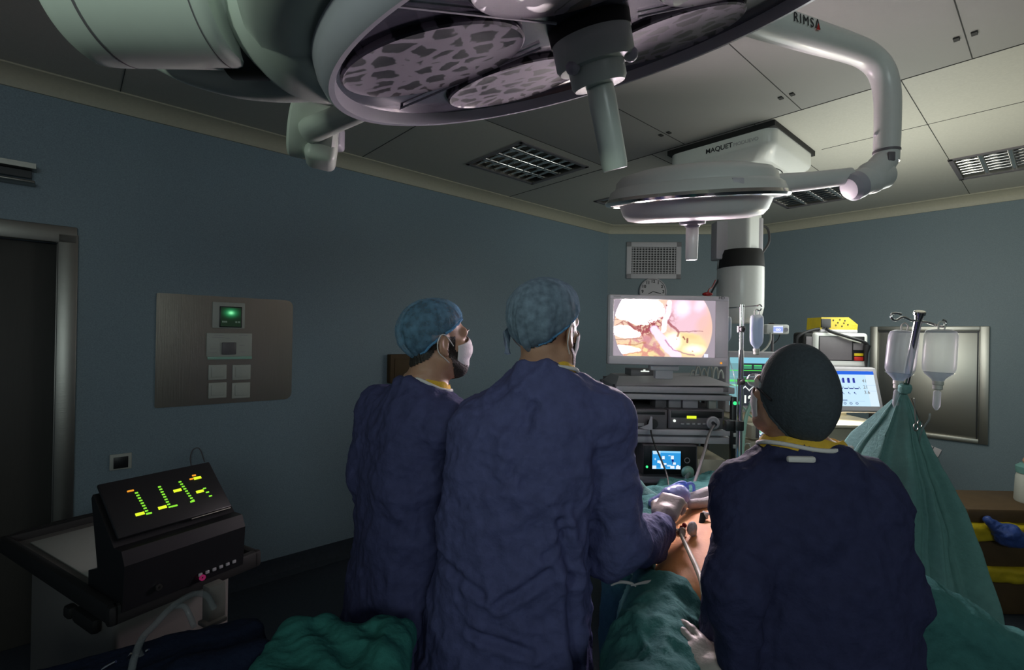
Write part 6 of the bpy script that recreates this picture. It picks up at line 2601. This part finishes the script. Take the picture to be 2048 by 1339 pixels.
# folded pale cloth above the abdomen
S = SDF((.55, 1.90, .90), (1.05, 2.35, 1.10), .005)
S.cap(at(1378, 998, 2.02), at(1430, 985, 2.05), .020, .030, .02)
S.cap(at(1380, 1008, 1.97), at(1432, 1003, 2.00), .016, .020, .012)
cloth('folded_towel', S, 71, .35, M['drape_w'], 'folded pale towel along the top of the bare abdomen', 'towel')
S = SDF((.40, 1.95, .86), (.80, 2.45, 1.16), .006)
S.cap(at(1262, 962, 2.18), at(1312, 1000, 2.15), .028, .02, .02)
S.cap(at(1262, 990, 2.16), at(1330, 1004, 2.12), .03, .03, .02)
cloth('draped_towel', S, 73, .5, M['drape_l'], 'crumpled pale green towel beside the tall surgeon\'s raised hand', 'towel')

# sloping screen drape hung from the second stand
IP = at(1838, 632, 1.75)
IB = at(1735, 1150, 2.15)
apex = at(1808, 776, 1.80)


def tent():
    left = [(1690, 862, 2.00), (1655, 905, 2.06), (1600, 960, 2.10), (1520, 1010, 2.12)]
    rgt = [(1835, 830, 1.79), (1868, 905, 1.78), (1902, 965, 1.77), (1935, 1030, 1.75), (1962, 1100, 1.73), (1985, 1165, 1.70), (2004, 1225, 1.66), (2018, 1310, 1.60), (2024, 1420, 1.55), (2020, 1600, 1.50)]
    nt_, na = 90, 120
    bottom = []
    pl = [at(*q) for q in left]
    # lower edge from left to right
    ctrl = [at(1520, 1015, 2.12), at(1600, 1085, 2.02), at(1700, 1180, 1.88), at(1780, 1330, 1.74), at(1860, 1480, 1.64), at(1940, 1600, 1.58), at(2030, 1640, 1.52)]
    L_ = [apex] + [at(*q) for q in left]
    R_ = [apex] + [at(*q) for q in rgt]

    def along(P, t):
        d = [0]
        for a, b in zip(P, P[1:]):
            d.append(d[-1] + (b - a).length)
        x = t * d[-1]
        for i in range(len(P) - 1):
            if x <= d[i + 1] + 1e-9:
                k = (x - d[i]) / max(d[i + 1] - d[i], 1e-9)
                return P[i].lerp(P[i + 1], k)
        return P[-1].copy()
    vs = []
    for j in range(na + 1):
        a = j / na
        B = along(ctrl, a)
        for i in range(nt_ + 1):
            s = i / nt_
            p = apex.lerp(B, s)
            # pull towards the edge curves near the two borders
            el = along(L_, s) - apex.lerp(ctrl[0], s)
            er = along(R_, s) - apex.lerp(ctrl[-1], s)
            p = p + el * max(0, 1 - a * 3) ** 1.5 + er * max(0, 1 - (1 - a) * 1.6) ** 1.2
            f = math.sin(a * 26 + .8 * math.sin(a * 9)) * .020 + (1 - abs(math.sin(a * 20 + 1.2 * math.sin(a * 7 + s)))) ** 3 * .030 + math.sin(a * 58 + 2) * .006 + math.sin(a * 11 + 1) * .024
            w = min(1, s * 2.2) * (1 - .45 * s)
            p = p + Vector((.25, -1, .1)).normalized() * (f * w * 1.25)
            vs.append(p)
    V = np.array([tuple(p) for p in vs])
    V += (fbm(V * 9, 5, 3) * .010)[:, None] * np.array([.3, -.9, .2]) * np.clip(np.linalg.norm(V - np.array(apex), axis=1) * 4, 0, 1)[:, None]
    F = []
    n = nt_ + 1
    for j in range(na):
        for i in range(nt_):
            F.append((j * n + i, j * n + i + 1, (j + 1) * n + i + 1, (j + 1) * n + i))
    return V, np.array(F)


V, F = tent()
Q, Hh = thicken(V, F, .004)
o = mesh_obj('screen_drape', Q, Hh, M['drape_l'], None, (apex.x, apex.y, .7))
tag(o, 'pale green drape hung from the slanted chrome stand like a tent, screening the machine', 'drape')
mb = MB()
mb.lathe([(.010, -.02), (.019, -.012), (.021, .004), (.018, .014), (.010, .018)], apex + Vector((0, -.004, 0)), IP - IB, 20)
mb.build('gathered_knot', M['drape_l'], o)

t = thing('infusion_stand', 'slanted chrome infusion stand holding two big bottles and the green tent drape', 'infusion stand', IB)
mb = MB()
mb.cyl(IB, IP, .0115, n=24)
mb.build('pole', M['chrome'], t)
mb = MB()
mb.lathe([(0, -.006), (.013, -.006), (.0135, .004), (.018, .006), (.018, .016), (.015, .019), (0, .019)], IP, IP - IB, 24)
mb.build('pole_cap', M['chrome'], t)
for k, pts in enumerate(([(1836, 641, 1.75), (1822, 640, 1.74), (1806, 634, 1.74), (1793, 640, 1.735), (1784, 637, 1.73), (1784, 628, 1.73), (1792, 626, 1.73), (1802, 628, 1.73)],
                         [(1838, 643, 1.75), (1852, 644, 1.75), (1866, 648, 1.75), (1878, 652, 1.75), (1889, 652, 1.75), (1891, 643, 1.75), (1886, 640, 1.75)])):
    mb = MB()
    mb.tube([at(*q) for q in pts], .0042, n=10, smooth=6)
    mb.build('hook', M['chrome'], t)
IF_ = IB + (IB - IP) * ((IB.z - .05) / (IP.z - IB.z))
mb = MB()
mb.cyl(IF_, IB, .0135, n=20)
mb.build('pole', M['chrome'], t)
mb = MB()
for k in range(5):
    a_ = 2 * math.pi * k / 5 + .3
    e_ = Vector((IF_.x + .26 * math.cos(a_), IF_.y + .26 * math.sin(a_), .045))
    mb.tube([IF_ + UP * .04, e_], .014, n=10)
    mb.ball(e_ - UP * .012, .03, n=12)
mb.build('foot', M['chrome'], t)

hkA = at(1880, 646, 1.75)
hkB = at(1836, 644, 1.77)
soft_bottle('large near-empty infusion bottle on the slanted stand, in front, over the steel hatch', hkA + Vector((-.002, -.01, .006)), .103, .212, .16, .05, .085, 'bottles on the slanted stand')
soft_bottle('large infusion bottle on the slanted stand, behind its pole and partly hidden', hkB + Vector((-.006, .05, -.002)), .100, .215, .14, .10, .08, 'bottles on the slanted stand')
mb = MB()
mb.tube([at(1860, 826, 1.74), at(1858, 838, 1.74), at(1850, 850, 1.75), at(1843, 862, 1.76), at(1838, 885, 1.80), at(1836, 900, 1.82)], .0032, n=8, smooth=6)
tag(mb.build('drip_line', M['tube'], None, loc=at(1858, 838, 1.74)), 'clear drip line curling from the drip chamber behind the green tent drape', 'tubing')
# clamps hanging on the drape edge
t = thing('towel_clamp', 'dark ringed scissor clamp hanging at the edge of the green tent drape', 'clamp', at(1838, 822, 1.74))
for k, (x0, y0, x1, y1) in enumerate(((1822, 796, 1840, 842), (1828, 796, 1832, 848))):
    mb = MB()
    a, c = at(x0, y0, 1.735), at(x1, y1, 1.735)
    mb.tube([a, c], .0022, n=8)
    pts = [c + Vector((.008 * math.cos(q), 0, .013 * math.sin(q) - .010)) for q in np.linspace(0, 2 * np.pi, 16, endpoint=False)]
    mb.tube(pts, .0022, n=8, closed=True)
    mb.build('blade', M['steel_dark'], t)

# ------------------------------------------------------------------ instruments at the abdomen
t = thing('laparoscopic_instrument', 'steel laparoscopic instrument gripped in the tall surgeon\'s glove with a pale hose', 'instrument', at(1358, 1068, 1.69))
mb = MB()
p = at(1352, 1062, 1.68)
mb.cyl(p + Vector((-.016, -.02, .012)), p + Vector((.018, .012, -.012)), .011, .009, 18)
mb.lathe([(0, -.012), (.013, -.012), (.013, .012), (0, .012)], p + Vector((.012, -.006, -.002)), Vector((.4, -.8, .3)), 20)
mb.build('handle', M['steel'], t)
mb = MB()
c = at(1364, 1062, 1.67)
mb.tube([c + Vector((.011 * math.cos(q), 0, .011 * math.sin(q))) for q in np.linspace(0, 2 * np.pi, 18, endpoint=False)], .003, n=8, closed=True)
mb.build('finger_ring', M['steel'], t)
mb = MB()
mb.tube([at(1361, 1068, 1.66), at(1372, 1090, 1.59), at(1384, 1115, 1.52), at(1396, 1142, 1.455), at(1404, 1165, 1.40), at(1408, 1190, 1.36)], [.005, .007, .0075, .008, .008, .008], n=12, smooth=5)
mb.build('hose', M['cream'], t)
mb = MB()
mb.cyl(p, pat(-.02, .30, .90), .003, n=10)
mb.build('shaft', M['steel'], t)
mb = MB()
p = at(1384, 1056, 1.70)
mb.ball(p, (.016, .02, .024), Matrix.Rotation(.3, 3, 'Y'), 18)
mb.ball(p + Vector((.008, .01, -.018)), (.012, .014, .018), None, 16)
tag(mb.build('gauze', M['drape_w'], None, loc=p), 'small white gauze pad on the skin beside the instrument', 'gauze')
mb = MB()
p = at(1365, 1055, 1.715)
mb.ball(p, (.010, .012, .008), None, 14)
mb.ball(p + Vector((.008, .004, .008)), (.008, .01, .008), None, 12)
tag(mb.build('blood_spot', M['blood'], None, loc=p), 'dark red spot at the cut beside the gauze', 'blood')
t = thing('trocar', 'black trocar port with a white collar standing in the abdomen by the navy gown', 'trocar', at(1404, 1050, 1.82))
mb = MB()
q0, q1 = at(1402, 1052, 1.80), at(1407, 1028, 1.83)
mb.cyl(q0, q1, .010, .012, 20)
mb.build('port', M['black'], t)
mb = MB()
mb.lathe([(.006, 0), (.014, 0), (.016, .005), (.010, .010), (.006, .010)], q1 + Vector((.003, 0, -.004)), Vector((.8, -.3, .5)), 20)
mb.cyl(q1 + Vector((.0, 0, 0)), q1 + Vector((.05, .0, .006)), .006, .006, 14)
mb.build('collar', M['binding'], t)
# blue tubing and its clear wrap
mb = MB()
b0 = at(1348, 990, 2.05)
mb.tube([at(1300, 1008, 2.02), at(1320, 990, 2.04), at(1340, 976, 2.05), at(1358, 966, 2.06), at(1370, 966, 2.06), at(1374, 976, 2.06), at(1372, 990, 2.05), at(1366, 1000, 2.04)], .0085, n=12, smooth=6)
mb.tube([at(1330, 990, 2.0), at(1345, 976, 2.01), at(1360, 970, 2.02), at(1368, 980, 2.02), at(1366, 992, 2.02)], .0075, n=12, smooth=6)
mb.tube([at(1368, 992, 2.04), at(1370, 974, 2.05), at(1378, 966, 2.05), at(1386, 968, 2.05), at(1388, 980, 2.05), at(1383, 996, 2.04)], .006, n=12, smooth=6)
tag(mb.build('blue_tubing', M['bluetube'], None, loc=b0), 'coil of bright blue tubing lying beyond the tall surgeon\'s hand', 'tubing')
S = SDF((.45, 1.85, .90), (.85, 2.25, 1.12), .005)
S.cap(at(1308, 1006, 2.02), at(1350, 984, 2.00), .018, .030, .02)
S.cap(at(1330, 1000, 1.98), at(1366, 988, 1.98), .022, .028, .02)
cloth('wrap', S, 91, .6, M['bluewrap'], 'shiny bluish film wrap under the coil of blue tubing', 'wrap')


# ------------------------------------------------------------------ cart and bar graph device at lower left
CAa = Vector((.5, .866, 0)).normalized()      # along the panel's lower edge, away from us
CBb = Vector((-.866, .5, 0)).normalized()     # towards the left wall
BL = at(235, 1080, 1.45)
tl = BL + CBb * .146 + UP * .135
upv = (tl - BL).normalized()
hgt = (tl - BL).length
CR = axes(CAa, CBb, UP)
pnx = CAa.cross(upv)
if pnx.dot(Vector((1, -.5, .5))) < 0:
    pnx = -pnx
PW = .335


def crt(a, b, z):
    q = BL + CAa * a + CBb * b
    q.z = z
    return q


zt_c = .84
M['cartgrey'] = mat('cart_grey', (0.20, 0.19, 0.175), 0.5, speck=0.06)
t = thing('equipment_cart', 'dim grey equipment cart with a black rimmed tray top, at the far left', 'trolley', crt(.19, .42, 0))
mb = MB()
mb.box(crt(.20, .40, .45), (.36, .66, .68), CR, .02, 3)
mb.build('cabinet', M['cartgrey'], t)
mb = MB()
mb.box(crt(.19, .40, zt_c - .012), (.42, .88, .024), CR, .008)
mb.build('tray', M['cartgrey'], t)
mb = MB()
for aa, bb, w, d in ((.19, -.04, .46, .03), (.19, .85, .46, .03), (-.02, .405, .03, .92), (.40, .405, .03, .92)):
    mb.box(crt(aa, bb, zt_c - .002), (w, d, .060), CR, .012)
mb.build('tray_rim', M['blackm'], t)
mb = MB()
mb.tube([crt(.02, .84, zt_c - .02), crt(.03, .93, zt_c - .015), crt(.12, .96, zt_c - .015), crt(.26, .96, zt_c - .015), crt(.35, .93, zt_c - .015), crt(.37, .84, zt_c - .02)], .018, n=14, smooth=5)
mb.build('push_handle', M['blackm'], t)
mb = MB()
mb.box(crt(.006, .21, .735), (.03, .15, .05), CR, .014)
mb.build('drawer_handle', M['blackm'], t)
mb = MB()
mb.box(crt(.008, .335, .725), (.03, .045, .04), CR, .010)
mb.build('latch', M['blackm'], t)
for s in (-1, 1):
    for q in (-1, 1):
        w = crt(.20 + s * .13, .40 + q * .26, .06)
        mb = MB()
        mb.cyl(w - CAa * .02, w + CAa * .02, .058, n=20)
        mb.box(w + UP * .055, (.04, .04, .07), CR, .006)
        mb.build('caster', M['rubber'], t)
mb = MB()
mb.box(crt(.18, .52, zt_c + .003), (.30, .50, .005), CR, .001)
tag(mb.build('paper_sheet', M['ivory'], None, loc=crt(.15, .5, zt_c)), 'pale sheet lying in the black rimmed tray of the left cart', 'sheet')

t = thing('electrosurgical_unit', 'black electrosurgical device with sloping panel of glowing yellow-green bar graphs', 'device', crt(.17, .1, zt_c))
mb = MB()
za = BL.z - .006
mb.prism([(-.06, zt_c + .004), (-.07, za - .05), (-.05, za - .012), (-.004, za - .012), (.140, za + .118), (.150, za + .105), (.10, zt_c + .09), (.16, zt_c + .07), (.16, zt_c + .004)], PW + .02, BL - UP * BL.z - CAa * .01, CBb, UP)
mb.build('case', M['black'], t, False)
mb = MB()
mb.box(BL + CAa * (PW / 2) + upv * (hgt / 2) + pnx * .002, (PW, hgt, .012), axes(CAa, upv, CAa.cross(upv)), .005)
fp = mb.build('front_panel', M['black'], t)


def pp(u, v, off=.009):
    return BL + CAa * (PW * u) + upv * (hgt * v) + pnx * off


def inv(px, py):
    d = ray(px, py)
    o = Vector((0, 0, EYE))
    k = (BL + pnx * .009 - o).dot(pnx) / d.dot(pnx)
    q = o + d * k - BL
    return q.dot(CAa) / PW, q.dot(upv) / hgt


PM = axes(CAa, upv, CAa.cross(upv))


def led(px, py, w, h, m, name='segment'):
    u, v = inv(px, py)
    b = MB()
    b.box(pp(u, v), (w, h, .002), PM, .0004)
    return b.build(name, M[m], fp)


for (x0, y0), (x1, y1), n in (((273, 985), (296, 1026), 9), ((319, 973), (340, 1013), 9), ((360, 963), (386, 1000), 9), ((409, 976), (421, 991), 3)):
    for k in range(n):
        f = k / (n - 1)
        led(x0 + (x1 - x0) * f, y0 + (y1 - y0) * f, .0085 if n > 3 else .010, .0048, 'led_g')
for x, y in ((280, 1027), (325, 1014), (355, 980), (400, 982), (395, 955)):
    led(x, y, .024, .010, 'led_y', 'lamp')
for x, y, w, m in ((261, 981, .018, 'led_o'), (388, 950, .012, 'led_o'), (298, 1026, .016, 'led_g'), (349, 1011, .018, 'led_g'), (383, 957, .012, 'led_o'), (385, 1002, .014, 'led_g')):
    led(x, y, w, .0055, m, 'lamp')
mb = MB()
a, c = pp(.60, .0, .006), pp(.98, .0, .006)
mb.tube([a - upv * .004, c - upv * .004], .0022, n=8)
mb.build('trim_line', M['steel'], fp)
for px, py, m in ((404, 1154, 'led_r'), (317, 1173, 'steel_dark')):
    d = ray(px, py)
    o = Vector((0, 0, EYE))
    k = (BL - CBb * .068 - o).dot(CBb) / d.dot(CBb)
    mb = MB()
    q = o + d * k
    mb.lathe([(.004, 0), (.009, 0), (.009, .006), (.004, .006)], q, -CBb, 20)
    mb.build('socket', M[m], t)
mb = MB()
for k in range(6):
    q = crt(.20 + .022 * k, -.066, zt_c + .028)
    mb.box(q, (.012, .006, .010), CR, .002)
mb.build('connector', M['grey'], t)

# clear tubing loops on the near corner
mb = MB()
mb.tube([at(428, 1215, 1.42), at(412, 1190, 1.40), at(385, 1188, 1.36), at(345, 1212, 1.28), at(310, 1248, 1.22), at(285, 1275, 1.18), at(270, 1310, 1.14), at(262, 1345, 1.12)], .008, n=12, smooth=8)
mb.tube([at(345, 1212, 1.30), at(368, 1212, 1.32), at(380, 1232, 1.32), at(388, 1252, 1.30)], .007, n=10, smooth=6)
mb.tube([at(285, 1275, 1.18), at(276, 1300, 1.18), at(292, 1318, 1.18), at(340, 1312, 1.2), at(372, 1292, 1.22)], .008, n=10, smooth=8)
tag(mb.build('suction_tubing', M['tube'], None, loc=at(345, 1230, 1.28)), 'looped clear tubing below the bar graph device at the left', 'tubing')
t = thing('tubing_bracket', 'small grey bracket under the right end of the bar graph device', 'bracket', at(430, 1228, 1.46))
mb = MB()
p = at(428, 1202, 1.48)
mb.box(p, (.05, .04, .11), CR, .006)
mb.build('plate', M['cartgrey'], t)
mb = MB()
mb.box(p + Vector((.004, -.012, -.05)), (.06, .05, .012), CR, .003)
mb.build('lip', M['cartgrey'], t)

# small instrument table with dark cloth and a few steel tools, low at the left
t = thing('side_table', 'low dark covered side table at the bottom left', 'table', (-.86, 1.02, 0))
mb = MB()
mb.box((-.86, 1.02, .845), (.62, .40, .02), Matrix.Rotation(.5, 3, 'Z'), .006)
mb.build('top', M['steel_dark'], t)
for sx in (-1, 1):
    for sy in (-1, 1):
        q = Vector((-.86, 1.02, 0)) + Matrix.Rotation(.5, 3, 'Z') @ Vector((sx * .28, sy * .17, 0))
        mb = MB()
        mb.cyl(q, q + UP * .84, .012, n=14)
        mb.build('leg', M['steel_dark'], t)
RZ = Matrix.Rotation(.5, 3, 'Z')
S = SDF((-1.35, .62, .55), (-.38, 1.42, 1.0), .008)
S.box(Vector((-.86, 1.02, .835)), (.325, .215, .04), RZ, .02, .02)
S.box(Vector((-.86, 1.02, .70)), (.32, .21, .14), RZ, .02, .02)
S.cap(Vector((-.72, 1.12, .87)), Vector((-.60, 1.20, .87)), .04, .03, .04)
cloth('dark_drape', S, 77, .8, M['drape_b'], 'navy cloth covering the low side table at the bottom left')
TOOLS = [((205, 1338), (232, 1322), 1.0), ((255, 1318), (262, 1306), 1.1), ((292, 1302), (298, 1298), 1.15)]
TL_ = ['steel probe on the dark cloth in the bottom left corner', 'short steel rod standing on the dark cloth among the clear tubing', 'tiny steel stud on the dark cloth beside the clear tubing']
for (p0, p1_, Y), lab in zip(TOOLS, TL_):
    mb = MB()
    a, c = at(*p0, Y), at(*p1_, Y)
    mb.tube([a, a.lerp(c, .3), c], [.003, .0042, .0025], n=10)
    tag(mb.build('steel_tool', M['chrome'], None, loc=a), lab, 'tool')

# green draped instrument table in front of the bearded surgeon
t = thing('instrument_table', 'steel instrument table under the green cloth at the bottom', 'table', (-.41, 1.17, 0))
mb = MB()
mb.box((-.41, 1.17, .872), (.30, .26, .02), None, .006)
mb.build('top', M['steel'], t)
for sx in (-1, 1):
    for sy in (-1, 1):
        mb = MB()
        mb.cyl((-.41 + sx * .13, 1.17 + sy * .11, 0), (-.41 + sx * .13, 1.17 + sy * .11, .865), .012, n=14)
        mb.build('leg', M['steel'], t)
S = SDF((-.72, .90, .42), (-.12, 1.46, 1.04), .007)
S.box((-.41, 1.17, .865), (.165, .145, .03), None, .02, .02)
S.box((-.41, 1.17, .68), (.160, .140, .20), None, .03, .03)
S.cap((-.54, 1.27, .888), (-.40, 1.12, .888), .022, .024, .03)
S.cap((-.46, 1.28, .890), (-.28, 1.16, .888), .022, .022, .03)
S.cap((-.34, 1.29, .893), (-.27, 1.22, .888), .024, .018, .03)
S.cap((-.52, 1.10, .886), (-.32, 1.06, .886), .018, .018, .03)
cloth('table_drape', S, 83, 1.0, M['drape_t'], 'green cloth with soft folds over the instrument table at the bottom', 'drape')

# ------------------------------------------------------------------ waste containers at the right edge
WY = 3.02
t = thing('waste_bin', 'stacked brown and yellow waste containers at the right edge', 'waste bin', (at(2010, 1100, WY).x, WY + .2, 0))
x0, x1 = at(1932, 1100, WY).x, at(2160, 1100, WY).x
for k, (ya, yb, m, nm, dy) in enumerate(((1018, 1046, 'brown', 'lid', 0.0), (1046, 1082, 'yellow', 'bag_fold', .02), (1082, 1134, 'brown', 'box', 0.012), (1134, 1166, 'yellow', 'bag_fold', .02))):
    za, zb = at(2000, ya, WY).z, at(2000, yb, WY).z
    mb = MB()
    if m == 'yellow':
        S = SDF((x0 - .1, WY - .12, zb - .06), (x1 + .1, WY + .58, za + .06), .010)
        S.box(((x0 + x1) / 2, WY + .20, (za + zb) / 2), ((x1 - x0) / 2, .22, (za - zb) / 2), None, .03, .02)
        V, F = S.mesh()
        if np.einsum('ij,ij->i', V[F[:, 0]], np.cross(V[F[:, 1]], V[F[:, 2]])).sum() < 0:
            F = F[:, ::-1]
        V = V + normals(V, F) * (ridge(V * np.array([7, 7, 12.]), 3 + k, 3) * .016)[:, None]
        mesh_obj(nm, V, F, M['yellow'], t)
    else:
        mb.box(((x0 + x1) / 2, WY + .20, (za + zb) / 2), (x1 - x0 - .02, .40, za - zb), None, .015)
        mb.build(nm, M[m], t)
mb = MB()
zb = at(2000, 1166, WY).z
mb.box(((x0 + x1) / 2, WY + .2, zb / 2), (x1 - x0 - .05, .38, zb), None, .015)
mb.build('box', M['brown'], t)
S = SDF((at(1985, 1060, WY).x - .1, WY - .30, .38), (at(2048, 1060, WY).x + .06, WY + .06, .75), .006)
p = at(2012, 1068, WY - .06)
S.ell(p, (.055, .05, .06), None, .02)
S.ell(p + Vector((.04, -.01, -.02)), (.04, .04, .045), None, .02)
S.cap(p + Vector((-.03, 0, .03)), p + Vector((-.09, .02, .075)), .028, .022, .03)
cloth('plastic_film', S, 95, 1.2, M['bluebag'], 'crumpled blue plastic film hanging over the front of the yellow and brown bin', 'plastic film')
zl = at(2000, 1018, WY).z
t = thing('capped_bottle', 'pale bottle with green collar and peach cap standing on the bin at the right edge', 'bottle', (at(2046, 1000, WY).x, WY + .2, zl))
bx = Vector((at(2080, 980, WY + .1).x, WY + .14, zl))
mb = MB()
mb.lathe([(0, 0), (.085, 0), (.09, .01), (.083, .16), (.075, .19), (0, .19)], bx, UP, 36)
mb.build('bottle_body', M['ivory'], t)
mb = MB()
mb.lathe([(0, .185), (.082, .185), (.084, .225), (.06, .245), (0, .245)], bx, UP, 36)
mb.build('collar', M['greenc'] if 'greenc' in M else M['drape_l'], t)
mb = MB()
mb.lathe([(0, .24), (.045, .24), (.052, .262), (.040, .290), (.018, .300), (0, .302)], bx, UP, 28)
mb.build('cap', M['peach'] if 'peach' in M else M['skin'], t)
print('objects', len(bpy.data.objects))
